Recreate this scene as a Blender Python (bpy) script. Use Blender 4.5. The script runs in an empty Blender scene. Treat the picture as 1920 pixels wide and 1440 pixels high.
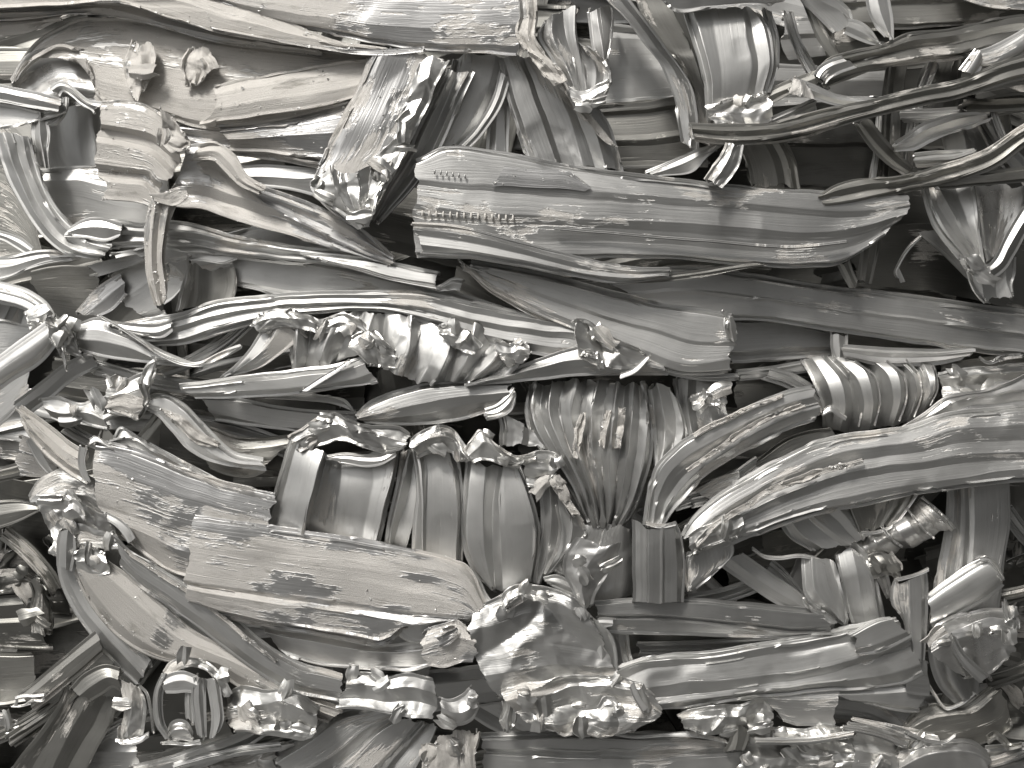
SUNEL, SUNAZ, SUNE, SKY, GROUND, EXPO = 50, 36, 2.8, .09, 3.0, 0.04
# Pressed bale of aluminium offcuts, seen close up.  Lengths: 1 px of the photograph = S metres on the bale face.
import bpy, bmesh, math, random
import numpy as np
from mathutils import Vector

S = 0.00065            # metres per photo pixel on the plane y = 0
D = 1750.0             # camera distance in the same units
sc = bpy.context.scene
C = sc.collection

# ------------------------------------------------------------------ camera
cam = bpy.data.cameras.new('camera'); cam_o = bpy.data.objects.new('camera', cam); C.objects.link(cam_o)
cam_o.location = (0, -D*S, 0); cam_o.rotation_euler = (math.radians(90), 0, 0)
cam.sensor_width = 36; cam.lens = 36*D/1920; cam.clip_start = 0.01; cam.clip_end = 200
sc.camera = cam_o

# ------------------------------------------------------------------ light
SUN_EL, SUN_AZ = math.radians(SUNEL), math.radians(SUNAZ)     # azimuth measured from -Y (behind the camera) towards -X (left)
sun_dir = Vector((-math.sin(SUN_AZ)*math.cos(SUN_EL), -math.cos(SUN_AZ)*math.cos(SUN_EL), math.sin(SUN_EL)))
w = bpy.data.worlds.new('World'); sc.world = w; w.use_nodes = True
nt = w.node_tree; nt.nodes.clear(); N = nt.nodes.new; L = nt.links.new
out = N('ShaderNodeOutputWorld'); bg = N('ShaderNodeBackground'); L(bg.outputs[0], out.inputs[0])
sky = N('ShaderNodeTexSky'); sky.sky_type = 'NISHITA'; sky.sun_disc = False
sky.sun_elevation = SUN_EL; sky.sun_rotation = math.atan2(sun_dir.x, sun_dir.y)
sky.air_density = 1.0; sky.dust_density = 5.0; sky.ozone_density = 0.6
hs = N('ShaderNodeHueSaturation'); hs.inputs['Saturation'].default_value = 0.05; L(sky.outputs[0], hs.inputs['Color'])
tc = N('ShaderNodeTexCoord'); sp = N('ShaderNodeSeparateXYZ'); L(tc.outputs['Generated'], sp.inputs[0])
# uneven brightness noise added to sky and ground for mottled reflections
nz = N('ShaderNodeTexNoise'); nz.inputs['Scale'].default_value = 2.0; nz.inputs['Detail'].default_value = 2
L(tc.outputs['Generated'], nz.inputs['Vector'])
cr = N('ShaderNodeMapRange'); cr.inputs[1].default_value = .35; cr.inputs[2].default_value = .68; cr.inputs[3].default_value = .5; cr.inputs[4].default_value = 1.6
L(nz.outputs[0], cr.inputs[0])
# ramp added to shape the light: environment brighter to the left, darker right
xr = N('ShaderNodeValToRGB'); xe = xr.color_ramp.elements
mx = N('ShaderNodeMath'); mx.operation = 'MULTIPLY_ADD'; mx.inputs[1].default_value = .5; mx.inputs[2].default_value = .5
L(sp.outputs[0], mx.inputs[0]); L(mx.outputs[0], xr.inputs[0])
xe[0].position = 0; xe[0].color = (1.0, 1.0, .99, 1); xe[1].position = 1; xe[1].color = (.27, .265, .25, 1)
for p_, c_ in ((.2, 1.1), (.35, .95), (.5, .64), (.65, .40)):
    e = xr.color_ramp.elements.new(p_); e.color = (c_, c_*.988, c_*.965, 1)
m1 = N('ShaderNodeMixRGB'); m1.blend_type = 'MULTIPLY'; m1.inputs[0].default_value = 1
m1.inputs[1].default_value = (1, 1, 1, 1); L(cr.outputs[0], m1.inputs[2])
m2 = N('ShaderNodeMixRGB'); m2.blend_type = 'MULTIPLY'; m2.inputs[0].default_value = 1
L(m1.outputs[0], m2.inputs[1]); L(xr.outputs[0], m2.inputs[2])
m3 = N('ShaderNodeMixRGB'); m3.blend_type = 'MULTIPLY'; m3.inputs[0].default_value = 1; L(hs.outputs[0], m3.inputs[1]); L(m2.outputs[0], m3.inputs[2])
# yard floor below the horizon
zr = N('ShaderNodeMapRange'); zr.inputs[1].default_value = -.5; zr.inputs[2].default_value = .6; zr.interpolation_type = 'SMOOTHSTEP'
L(sp.outputs[2], zr.inputs[0])
gm = N('ShaderNodeMixRGB'); gm.blend_type = 'MULTIPLY'; gm.inputs[0].default_value = 1
gm.inputs[1].default_value = (GROUND, GROUND*.988, GROUND*.965, 1); L(m2.outputs[0], gm.inputs[2])
mg = N('ShaderNodeMixRGB'); L(zr.outputs[0], mg.inputs[0]); L(gm.outputs[0], mg.inputs[1]); L(m3.outputs[0], mg.inputs[2])
L(mg.outputs[0], bg.inputs[0]); bg.inputs[1].default_value = SKY
sun = bpy.data.lights.new('sun', 'SUN'); sun.energy = SUNE; sun.angle = math.radians(12); sun.color = (1, .96, .9)
so = bpy.data.objects.new('sun', sun); C.objects.link(so); so.rotation_euler = sun_dir.to_track_quat('Z', 'Y').to_euler()
sc.view_settings.view_transform = 'Standard'; sc.view_settings.look = 'None'
sc.view_settings.exposure = EXPO; sc.view_settings.gamma = 1; sc.view_settings.use_curve_mapping = False
sc.cycles.max_bounces = 6; sc.cycles.glossy_bounces = 5; sc.cycles.diffuse_bounces = 2

# ------------------------------------------------------------------ materials
def metal(name, col, r0, r1, streak, dust, grain=.12, dark=0.0, drag=0.0):
    """aluminium; UV.x runs along the piece (1 unit = 100 px), UV.y across it"""
    m = bpy.data.materials.new(name); m.use_nodes = True
    t = m.node_tree; n = t.nodes; l = t.links.new; p = n['Principled BSDF']
    uv = n.new('ShaderNodeUVMap'); oi = n.new('ShaderNodeObjectInfo'); tcn = n.new('ShaderNodeTexCoord')
    off = n.new('ShaderNodeVectorMath'); off.operation = 'ADD'; l(uv.outputs[0], off.inputs[0])
    sc1 = n.new('ShaderNodeVectorMath'); sc1.operation = 'SCALE'; sc1.inputs['Scale'].default_value = 37
    cb = n.new('ShaderNodeCombineXYZ'); l(oi.outputs['Random'], cb.inputs[0]); l(oi.outputs['Random'], cb.inputs[1]); l(oi.outputs['Random'], cb.inputs[2])
    l(cb.outputs[0], sc1.inputs[0]); l(sc1.outputs[0], off.inputs[1])
    def noise(scale, det, vec=None, st=None, rough=.55):
        x = n.new('ShaderNodeTexNoise'); x.inputs['Scale'].default_value = scale; x.inputs['Detail'].default_value = det; x.inputs['Roughness'].default_value = rough
        v = vec or off.outputs[0]
        if st:
            mp = n.new('ShaderNodeVectorMath'); mp.operation = 'MULTIPLY'; mp.inputs[1].default_value = st; l(v, mp.inputs[0]); v = mp.outputs[0]
        l(v, x.inputs['Vector']); return x.outputs[0]
    def rng(s, a, b, c, d):
        x = n.new('ShaderNodeMapRange'); x.inputs[1].default_value = a; x.inputs[2].default_value = b; x.inputs[3].default_value = c; x.inputs[4].default_value = d
        l(s, x.inputs[0]); return x.outputs[0]
    def math_(op, a, b):
        x = n.new('ShaderNodeMath'); x.operation = op
        for i, q in enumerate((a, b)):
            if isinstance(q, (int, float)): x.inputs[i].default_value = q
            else: l(q, x.inputs[i])
        return x.outputs[0]
    s1 = noise(1, 5, st=(.3, 26, 1)); s2 = noise(1, 3, st=(1.2, 70, 1)); blot = noise(1.1, 4); fine = noise(26, 3, st=(1, 1.6, 1), rough=.7)
    # scraped and dusty patches with torn outlines, drawn out along the piece
    pd = math_('ADD', noise(.8, 6, st=(.7, 1.5, 1), rough=.62), math_('MULTIPLY', noise(1, 4, st=(.8, 22, 1)), .25))
    mask = rng(pd, .722-dust*.19, .762-dust*.19, 0, 1)
    gr = noise(60, 4, rough=.75)
    colv = n.new('ShaderNodeMixRGB'); colv.inputs[1].default_value = (*[c*.84 for c in col], 1); colv.inputs[2].default_value = (*col, 1)
    l(rng(math_('ADD', math_('MULTIPLY', blot, .8), math_('MULTIPLY', s1, .25)), .35, .75, 0, 1), colv.inputs[0])
    cd = n.new('ShaderNodeMixRGB'); cd.inputs[2].default_value = (.69, .665, .63, 1); l(colv.outputs[0], cd.inputs[1])
    l(math_('MULTIPLY', mask, math_('MULTIPLY', rng(gr, .3, .6, .55, 1), .85)), cd.inputs[0])
    # dirt caught in scratches
    ck = n.new('ShaderNodeMixRGB'); ck.blend_type = 'MULTIPLY'; ck.inputs[2].default_value = (.42, .41, .38, 1); l(cd.outputs[0], ck.inputs[1])
    l(math_('MULTIPLY', rng(noise(2.2, 6, st=(.5, 2.4, 1), rough=.7), .56, .68, 0, .75), math_('ADD', math_('MULTIPLY', mask, .6), .25+dark)), ck.inputs[0])
    hv = n.new('ShaderNodeHueSaturation'); l(ck.outputs[0], hv.inputs['Color']); l(rng(oi.outputs['Random'], 0, 1, .84, 1.12), hv.inputs['Value'])
    l(hv.outputs[0], p.inputs['Base Color'])
    p.inputs['Metallic'].default_value = 1
    l(math_('SUBTRACT', .92, math_('MULTIPLY', mask, .36)), p.inputs['Metallic'])
    ra = rng(math_('ADD', math_('MULTIPLY', blot, .8), math_('MULTIPLY', s1, .2)), .32, .68, r0, r1)
    rr = math_('ADD', ra, math_('MULTIPLY', mask, math_('ADD', .12, math_('MULTIPLY', gr, .2))))
    l(math_('ADD', rr, math_('MULTIPLY', rng(oi.outputs['Random'], 0, 1, -.04, .05), 1.0)), p.inputs['Roughness'])
    # height
    h = math_('ADD', math_('MULTIPLY', s1, streak*1.3), math_('MULTIPLY', s2, streak*.45))
    h = math_('ADD', h, math_('MULTIPLY', fine, grain*.5))
    h = math_('ADD', h, math_('MULTIPLY', mask, math_('ADD', .25, math_('MULTIPLY', gr, 1.1))))
    scr = rng(noise(1, 2, st=(.16, 30, 1)), .66, .70, 0, 1)
    h = math_('ADD', h, math_('MULTIPLY', math_('MULTIPLY', scr, math_('ADD', mask, .15)), rng(noise(1.5, 2), .45, .6, 0, 1.3)))
    if drag: h = math_('ADD', h, math_('MULTIPLY', noise(1, 5, st=(6, 1.2, 1)), drag))
    b = n.new('ShaderNodeBump'); b.inputs['Strength'].default_value = .55; b.inputs['Distance'].default_value = S*2.2
    l(h, b.inputs['Height']); l(b.outputs[0], p.inputs['Normal'])
    return m
M = {
 'cut':   metal('cut_edge_aluminium', (.82, .815, .80), .28, .42, .2, .0, grain=.2),
 'mill':   metal('mill_aluminium', (.59, .59, .582), .41, .51, .3, .10),
 'satin':  metal('satin_aluminium', (.69, .69, .68), .43, .53, .15, .0, grain=.15),
 'bright': metal('bright_aluminium', (.86, .855, .84), .28, .42, .15, .0, grain=.1),
 'scuffed':metal('scuffed_aluminium', (.56, .56, .56), .36, .46, .45, .62),
 'dusty':  metal('dusty_aluminium', (.57, .565, .55), .40, .5, .5, 1.12),
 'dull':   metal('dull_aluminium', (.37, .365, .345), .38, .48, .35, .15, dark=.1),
 'dark':   metal('shade_dark_aluminium', (.22, .218, .205), .36, .5, .3, .15, dark=.15),  # dark tone that puts gap and recess shade into the colour
 'foil':   metal('crushed_aluminium', (.74, .737, .72), .31, .44, .15, .18, grain=.3),
}

# ------------------------------------------------------------------ numpy noise
def _h(ix, iy, seed):
    n_ = (ix*374761393 + iy*668265263 + seed*974634777) & 0xffffffff
    n_ = ((n_ ^ (n_ >> 13))*1274126177) & 0xffffffff
    return ((n_ ^ (n_ >> 16)) & 0xffffff)/float(0xffffff)
def vn(x, y, seed):                 # smooth value noise, -1..1
    x0 = np.floor(x).astype(np.int64); y0 = np.floor(y).astype(np.int64); fx = x-x0; fy = y-y0
    fx = fx*fx*fx*(fx*(fx*6-15)+10); fy = fy*fy*fy*(fy*(fy*6-15)+10)
    a = _h(x0, y0, seed); b = _h(x0+1, y0, seed); c = _h(x0, y0+1, seed); d = _h(x0+1, y0+1, seed)
    return ((a*(1-fx)+b*fx)*(1-fy) + (c*(1-fx)+d*fx)*fy)*2-1
def tri(t): return np.abs((t-np.floor(t))-.5)*4-1
def fold(x, y, scale, seed, k=4):   # sharp-creased crumple, about -1..1
    r = random.Random(seed); s = 0; wsum = 0
    wx = vn(x/scale*.9, y/scale*.9, seed+5)*.22; wy = vn(x/scale*.9+9, y/scale*.9, seed+6)*.22
    for i in range(k):
        a = r.uniform(0, math.pi); f = (1.0+.55*i)*r.uniform(.75, 1.25)/scale/1.6; w_ = 1/(1+.75*i)
        s = s + w_*tri((x*math.cos(a)+y*math.sin(a))*f + wx*(1 if i % 2 else -1)+wy + r.random())
        wsum += w_
    return s/wsum

def facet(x, y, seed, soft=.2):     # flat facets meeting in sharp folds, -1..1
    wx = x+.33*vn(x*.8, y*.8, seed+3); wy = y+.33*vn(x*.8+5, y*.8, seed+4)
    i = np.floor(wx).astype(np.int64); j = np.floor(wy).astype(np.int64); fx = wx-i; fy = wy-j
    a = _h(i, j, seed); b = _h(i+1, j, seed); c = _h(i, j+1, seed); d = _h(i+1, j+1, seed)
    p = np.where(fx+fy < 1, a+(b-a)*fx+(c-a)*fy, d+(c-d)*(1-fx)+(b-d)*(1-fy))
    q = np.where(fx > fy, a+(b-a)*fx+(d-b)*fy, a+(d-c)*fx+(c-a)*fy)
    r = np.where(_h(i, j, seed+77) > .5, p, q)*2-1
    return r*(1-soft)+soft*vn(x*1.1, y*1.1, seed+8)
# ------------------------------------------------------------------ geometry
def pts(s, d0, dz=.62):
    d_rail = 0.0; o = []
    for tok in s.split():
        if tok[0] == '@': d_rail = float(tok[1:])*dz; continue
        q = [float(v) for v in tok.split(',')]
        o.append((q[0], q[1], d0 + d_rail + (q[2] if len(q) > 2 else 0)))
    return np.array(o)
def spline(P, n_, t=None):
    """Catmull-Rom through P, n_ samples; t = parameter of each control point (0..1)"""
    P = np.asarray(P, float); K = len(P)
    if t is None:
        c = np.concatenate([[0], np.cumsum(np.linalg.norm(np.diff(P, axis=0), axis=1)+1e-6)]); t = c/c[-1]
    if K == 2:
        s = np.linspace(0, 1, n_)[:, None]; return P[0]*(1-s)+P[1]*s
    m = np.zeros_like(P); dt = np.diff(t)[:, None]; dl = np.diff(P, axis=0)/dt
    m[1:-1] = (dl[:-1]*dt[1:]+dl[1:]*dt[:-1])/(dt[:-1]+dt[1:]); m[0] = dl[0]; m[-1] = dl[-1]
    s = np.linspace(0, 1, n_); i = np.clip(np.searchsorted(t, s, side='right')-1, 0, K-2)
    h = (t[i+1]-t[i])[:, None]; x = ((s-t[i])/(t[i+1]-t[i]))[:, None]
    return ((2*x**3-3*x**2+1)*P[i] + (x**3-2*x**2+x)*h*m[i] + (-2*x**3+3*x**2)*P[i+1] + (x**3-x**2)*h*m[i+1])
def spline_at(P, t, s):
    K = len(P); m = np.zeros_like(P); dt = np.diff(t)[:, None]; dl = np.diff(P, axis=0)/dt
    m[1:-1] = (dl[:-1]*dt[1:]+dl[1:]*dt[:-1])/(dt[:-1]+dt[1:]); m[0] = dl[0]; m[-1] = dl[-1]
    i = np.clip(np.searchsorted(t, s, side='right')-1, 0, K-2); h = (t[i+1]-t[i])[:, None]; x = ((s-t[i])/(t[i+1]-t[i]))[:, None]
    return ((2*x**3-3*x**2+1)*P[i] + (x**3-2*x**2+x)*h*m[i] + (-2*x**3+3*x**2)*P[i+1] + (x**3-x**2)*h*m[i+1])
def to_world(P):
    k = (D-P[..., 2])/D
    return np.stack([(P[..., 0]-960)*S*k, -P[..., 2]*S, (720-P[..., 1])*S*k], -1)
def grid_mesh(name, G, uv, mat, th):
    """closed sheet of thickness th px from grid G (nu, nv, 3)"""
    nu, nv = G.shape[:2]
    du = np.gradient(G, axis=0); dv = np.gradient(G, axis=1); nn = np.cross(du, dv); ln = np.linalg.norm(nn, axis=2, keepdims=True)
    nn = nn/np.maximum(ln, 1e-6)
    if nn[..., 2].mean() < 0: nn = -nn; flip = True
    else: flip = False
    back = G - nn*th
    V = np.concatenate([G.reshape(-1, 3), back.reshape(-1, 3)]); n1 = nu*nv
    i = np.arange(nu-1)[:, None]; j = np.arange(nv-1)[None]
    a = (i*nv+j).ravel(); b = a+nv; c = b+1; d = a+1
    F1 = np.stack([a, b, c, d], 1); F2 = np.stack([a, d, c, b], 1)+n1
    iu = np.arange(nu-1); jv = np.arange(nv-1)
    def rim(p, q): return np.stack([p, p+n1, q+n1, q], 1)
    R = np.concatenate([rim(iu*nv, (iu+1)*nv), rim((iu+1)*nv+nv-1, iu*nv+nv-1), rim(jv+1, jv), rim((nu-1)*nv+jv, (nu-1)*nv+jv+1)])
    F = np.concatenate([F1, F2, R])
    if flip: F = F[:, ::-1]
    me = bpy.data.meshes.new(name)
    Wd = to_world(V)
    me.vertices.add(len(Wd)); me.vertices.foreach_set('co', Wd.astype(np.float32).ravel())
    me.loops.add(F.size); me.loops.foreach_set('vertex_index', F.astype(np.int32).ravel())
    me.polygons.add(len(F)); me.polygons.foreach_set('loop_start', np.arange(0, F.size, 4, dtype=np.int32))
    sm = np.ones(len(F), bool); sm[-len(R):] = False; me.polygons.foreach_set('use_smooth', sm)
    UV = np.concatenate([uv.reshape(-1, 2)]*2)[F.ravel()]
    ul = me.uv_layers.new(name='UVMap'); ul.data.foreach_set('uv', UV.astype(np.float32).ravel())
    me.update(calc_edges=True); me.validate()
    me.set_sharp_from_angle(angle=math.radians(34))
    me.materials.append(M[mat]); me.materials.append(M['cut'])
    mi = np.zeros(len(me.polygons), np.int32); mi[-len(R):] = 1 if th > 1 else 0; me.polygons.foreach_set('material_index', mi)
    return me
_seed = [100]
def loft(name, mat, d, rails, side=26, sm=1.0, dent=4, ds=95, st=1.2, cr=0, cs=45, cxy=.35, sh=None, pl=None, fl=None, jag=5, wob=1.2,
         th=3, step=4.5, curve=False, pinch=None, bulge=0, crimp=0, ends=0, lip=.5, dz=.5, arc=0, seed=None):
    _seed[0] += 7; seed = seed or _seed[0]; dent *= .85; ds *= 1.35; st *= .10; cs *= 1.3; cr *= 1.0
    R = [pts(r, d, dz) for r in rails.split('|')]
    if bulge and len(R) == 2:
        m = (R[0][:min(len(R[0]), len(R[1]))]+R[1][:min(len(R[0]), len(R[1]))])/2
        if len(R[0]) == len(R[1]): m[:, 2] += bulge; R = [R[0], m, R[1]]; curve = True
    same = len({len(r) for r in R}) == 1
    t = None
    if same:
        av = sum(R)/len(R); c = np.concatenate([[0], np.cumsum(np.linalg.norm(np.diff(av, axis=0), axis=1)+1e-6)]); t = c/c[-1]
    Ln = np.mean([np.linalg.norm(np.diff(r, axis=0), axis=1).sum() for r in R])
    nu = int(max(8, min(420, Ln/step)))
    Q = np.stack([spline(r, nu, t) for r in R])                    # rail, u, 3
    # returns of the sheet at its two long edges
    if side:
        a = Q[0]-Q[1]; a[:, 2] = 0; a /= np.linalg.norm(a, axis=1, keepdims=True)+1e-6
        b = Q[-1]-Q[-2]; b[:, 2] = 0; b /= np.linalg.norm(b, axis=1, keepdims=True)+1e-6
        z = np.array([0, 0, 1.0]); rr = min(7, side*.3)
        lw = min(3.2, np.linalg.norm(Q[0]-Q[-1], axis=1).mean()*.12)
        Q = np.concatenate([[Q[0]-a*rr*.8-z*side, Q[0]-a*.2-z*lw*.9, Q[0]+z*lip, Q[0]-a*lw+z*lip*.6, Q[0]-a*lw*1.9], Q[1:-1],
                            [Q[-1]-b*lw*1.9, Q[-1]-b*lw+z*lip*.6, Q[-1]+z*lip, Q[-1]-b*.2-z*lw*.9, Q[-1]-b*rr*.8-z*side]])
    W = np.concatenate([[0], np.cumsum(np.linalg.norm(np.diff(Q, axis=0), axis=2).mean(1)+1e-3)])
    n0 = int(max(6, min(320, W[-1]/step*1.1)))
    if curve:
        sv = np.linspace(0, W[-1], n0)
        G = np.stack([spline_at(Q[:, i], W, sv) for i in range(nu)])
    else:
        seg = np.diff(W); base = np.linspace(0, W[-1], n0); br = sm*.9
        gap = np.concatenate([[seg[0]], np.minimum(seg[:-1], seg[1:]), [seg[-1]]])
        keep = np.abs(base[:, None]-W[None]).min(1) > br*1.6; keep[0] = keep[-1] = True
        ex = [base[keep]]
        for k in range(1, len(W)-1):
            q = min(br, gap[k]*.3); ex.append(np.array([W[k]-q*1.3, W[k]-q*.45, W[k]+q*.45, W[k]+q*1.3]))
        sv = np.unique(np.round(np.concatenate(ex), 3))
        j = np.clip(np.searchsorted(W, sv, side='right')-1, 0, len(W)-2); f = ((sv-W[j])/(W[j+1]-W[j]))[:, None, None]
        G = (Q[j]*(1-f)+Q[j+1]*f).transpose(1, 0, 2)
    nv = len(sv)
    if arc: G[..., 2] += (arc*(np.sin(np.pi*np.linspace(0, 1, nu))**.8-.6))[:, None]
    if W[-1] < 110: dent *= .45; wob *= .6
    us = np.linspace(0, Ln, nu)[:, None]; vs = sv[None]; X = G[..., 0]; Y = G[..., 1]; U = us+0*vs; V_ = vs+0*us
    du = np.gradient(G, axis=0); dv = np.gradient(G, axis=1); nn = np.cross(du, dv); nn /= np.linalg.norm(nn, axis=2, keepdims=True)+1e-6
    if nn[..., 2].mean() < 0: nn = -nn
    h = dent*(vn(U/ds/1.6, V_/ds, seed)*.8 + vn(U/ds*1.3, V_/ds*1.7, seed+1)*.35)
    if dent: h = h - dent*.5*np.maximum(0, vn(U/ds*1.6, V_/ds*2.2, seed+14)-.45)*3
    if dent and side: h = h + dent*.9*facet(U/ds/1.1, V_/ds*1.1, seed+15, .3)
    if st:
        prof = vn(vs/11, 0*vs+.5, seed+2)+.6*vn(vs/5, 0*vs+.5, seed+3)
        h = h + st*prof*(.6+.4*vn(U/150, V_/60, seed+4))
    if pl:                                                          # pleats that run across the piece
        n_, amp = pl[0], pl[1]; ph = U/Ln*n_ + .35*vn(U/Ln*n_*.6, V_/W[-1]*2, seed+7)
        tw = tri(ph); tw = np.sign(tw)*np.abs(tw)**.8
        h = h + amp*tw*(.7+.5*vn(U/60, V_/50, seed+8))
    if fl:                                                          # flutes that run along the piece
        n_, amp = fl[0], fl[1]; ph = V_/W[-1]*n_ + .3*vn(V_/W[-1]*n_*.7, U/Ln*2, seed+9)
        h = h + amp*tri(ph)*(.75+.5*vn(U/110, V_/40, seed+10))
    if crimp:                                                       # puckered along the first edge
        fall = np.exp(-V_/60.0); h = h + crimp*fall*facet(U/24, V_/50, seed+11)
    if ends:                                                        # crushed ends
        fall = np.exp(-np.minimum(U, Ln-U)/45.0); h = h + ends*fall*facet(U/34, V_/24, seed+12)
    G = G + nn*h[..., None]
    if cr:
        for ax, w_ in ((2, 1.0), (0, cxy), (1, cxy)):
            G[..., ax] += cr*w_*(1.0*facet(U/cs/1.0, V_/cs/.85, seed+20+ax, .1) + .14*facet(U/cs*3.6, V_/cs*3.6, seed+30+ax, .1) + .2*fold(U, V_, cs*1.8, seed+26+ax, 2))
    if wob:
        G[..., 0] += wob*vn(X/38, Y/38, seed+40); G[..., 1] += wob*vn(X/38+7, Y/38, seed+41)
    if cr and side:                                                 # ripped long edges
        for e_, g_ in ((np.arange(0, 5), 1), (np.arange(nv-5, nv), -1)):
            t_ = (facet(us[:, 0]/11, us[:, 0]*0, seed+60, 0)*3.2 + vn(us[:, 0]/4, us[:, 0]*0, seed+61)*1.2)*min(1.6, cr/8)
            ac = G[:, 6]-G[:, 0] if g_ > 0 else G[:, -7]-G[:, -1]
            ac = ac/(np.linalg.norm(ac, axis=1, keepdims=True)+1e-6); G[:, e_] += (ac*t_[:, None])[:, None]*[1, 1, 0]
    if jag:                                                         # torn or sawn ends
        tu = G[2]-G[0]; tu /= np.linalg.norm(tu, axis=1, keepdims=True)+1e-6; te = G[-1]-G[-3]; te /= np.linalg.norm(te, axis=1, keepdims=True)+1e-6
        e = np.exp(-us/9.0)[..., None]; j1 = (.35*vn(sv/10, sv*0, seed+50)+.9*np.round(vn(sv/17, sv*0, seed+51)*2)/2+.9*vn(sv/45, sv*0, seed+55))*jag
        G = G + e*(tu*j1[:, None])[None]
        e = np.exp(-(Ln-us)/9.0)[..., None]; j2 = (.35*vn(sv/10, sv*0, seed+52)+.9*np.round(vn(sv/17, sv*0, seed+53)*2)/2+.9*vn(sv/45, sv*0, seed+56))*jag
        G = G + e*(te*j2[:, None])[None]
    uv = np.stack([U/100, V_/100], -1)
    global LAST, EDGE; LAST = (G, Ln*W[-1], seed) if cr else None; EDGE = (G, W[-1], seed, Ln) if side else None
    return grid_mesh(name, G, uv, mat, th)
LAST = EDGE = None
def shards(o, mat, info, n_=None, size=1.0, name='fold'):
    """small torn folds standing out of a crushed surface, children of it"""
    G, area, seed = info; r = random.Random(seed); n_ = n_ if n_ is not None else int(min(22, max(2, area/4200)))
    for k in range(n_):
        g = G[int(r.uniform(.06, .94)*(G.shape[0]-1)), int(r.uniform(.2, .8)*(G.shape[1]-1))]
        L_ = r.uniform(20, 52)*size; W_ = r.uniform(16, 36)*size; a = r.uniform(0, math.pi); ca, sa = math.cos(a), math.sin(a)
        dd = [r.uniform(-3, 1), r.uniform(2, 5), r.uniform(-2, 3), r.choice([r.uniform(3, 8), r.uniform(-4, -1)])]; bend = r.uniform(-9, 9)
        rails = []
        for q, v in enumerate((-.5, -.12, .2, .5)):
            tok = []
            for u, bz in ((-.5, 0), (-.1, 1), (.25, .7), (.5, -.3)):
                uu = u*L_*(1+.25*r.uniform(-1, 1)); vv = v*W_*(1-.5*abs(u))*(1+.3*r.uniform(-1, 1)) + bend*(.25-u*u)
                tok.append('%.1f,%.1f,%.1f' % (g[0]+uu*ca-vv*sa, g[1]+uu*sa+vv*ca, dd[q]+bz*2+r.uniform(-1.5, 1.5)))
            rails.append(' '.join(tok))
        link(name, loft(name, mat, g[2]+3, '|'.join(rails), side=0, th=1.8, step=2.6, sm=1.2, dent=0, jag=1.5, wob=1.5, seed=seed*3+k*11), o)
def link(name, me, parent=None):
    o = bpy.data.objects.new(name, me); C.objects.link(o)
    if parent: o.parent = parent
    return o
def tag(o, label, cat, group=None, kind=None):
    o['label'] = label; o['category'] = cat
    if group: o['group'] = group
    if kind: o['kind'] = kind
    return o
CAT = {}
def Sx(name, label, mat, d, rails, cat=None, group=None, parts=(), **k):
    """a thing; parts = [(name, mat, d offset, rails, opts, label or None), ...] become children"""
    o = link(name, loft(name, mat, d, rails, **k)); E = EDGE
    if LAST and k.get('cr', 0) >= 6: shards(o, mat if mat != 'bright' else 'foil', LAST, k.get('sh'))
    tag(o, label, cat or CAT.get(name, name.split('_')[-1]), group)
    if E and E[1] > 42 and E[3] > 60 and name.split('_')[-1] in ('sheet', 'profile', 'channel', 'section', 'strip', 'flange', 'fin', 'leaf', 'tube'):
        for side_, col in ((0, 2), (1, -3)):
            if (E[2]//7+side_) % 5 < 3: edge_bead(o, E[0][:, col], E[2]+side_)
    for q in parts:
        pn, pm, pd_, pr = q[:4]; po = q[4] if len(q) > 4 else {}
        c = link(pn, loft(pn, pm, d+pd_, pr, **po), o)
        if LAST and po.get('cr', 0) >= 6: shards(c, pm if pm != 'bright' else 'foil', LAST, po.get('sh'), size=.8)
        if len(q) > 5: c['label'] = q[5]
    return o
def edge_bead(o, P, seed):
    """the thin rolled lip of a sheet edge, uneven along its length, child of o"""
    n_ = len(P); K = 5; T = np.gradient(P, axis=0); T /= np.linalg.norm(T, axis=1, keepdims=True)+1e-6
    A = np.cross(T, [0, 0, 1.0]); A /= np.linalg.norm(A, axis=1, keepdims=True)+1e-6; B = np.cross(T, A)
    s_ = np.arange(n_)*4.5; rad = np.clip(.75+1.1*vn(s_/70, s_*0, seed)+.4*vn(s_/9, s_*0, seed+1), .12, 1.9)
    th_ = -np.arange(K+1)/K*2*math.pi
    G = P[:, None] + rad[:, None, None]*(np.cos(th_)[None, :, None]*A[:, None]+np.sin(th_)[None, :, None]*B[:, None])
    uv = np.stack([np.repeat(s_[:, None]/100, K+1, 1), np.repeat(th_[None]*.02, n_, 0)], -1)
    return link('lip', grid_mesh('lip', G, uv, 'cut', .05), o)
def rim_part(o, mat, d, path, r=2.4, name='lip'):
    """a rolled lip: a thin round bead along an edge, child of o"""
    _seed[0] += 3; P = spline(pts(path, d), max(8, int(len(path.split())*14)))
    n_ = len(P); K = 6; T = np.gradient(P, axis=0); T /= np.linalg.norm(T, axis=1, keepdims=True)+1e-6
    A = np.cross(T, [0, 0, 1.0]); A /= np.linalg.norm(A, axis=1, keepdims=True)+1e-6; B = np.cross(T, A)
    th_ = np.arange(K+1)/K*2*math.pi; rad = r*(1+.25*vn(np.arange(n_)/4, np.zeros(n_), _seed[0]))
    G = P[:, None] + rad[:, None, None]*(np.cos(th_)[None, :, None]*A[:, None]+np.sin(th_)[None, :, None]*B[:, None])
    uv = np.stack([np.repeat(np.arange(n_)[:, None]*.1, K+1, 1), np.repeat(th_[None]*.02, n_, 0)], -1)
    return link(name, grid_mesh(name, G, uv, mat, .6), o)

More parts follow.
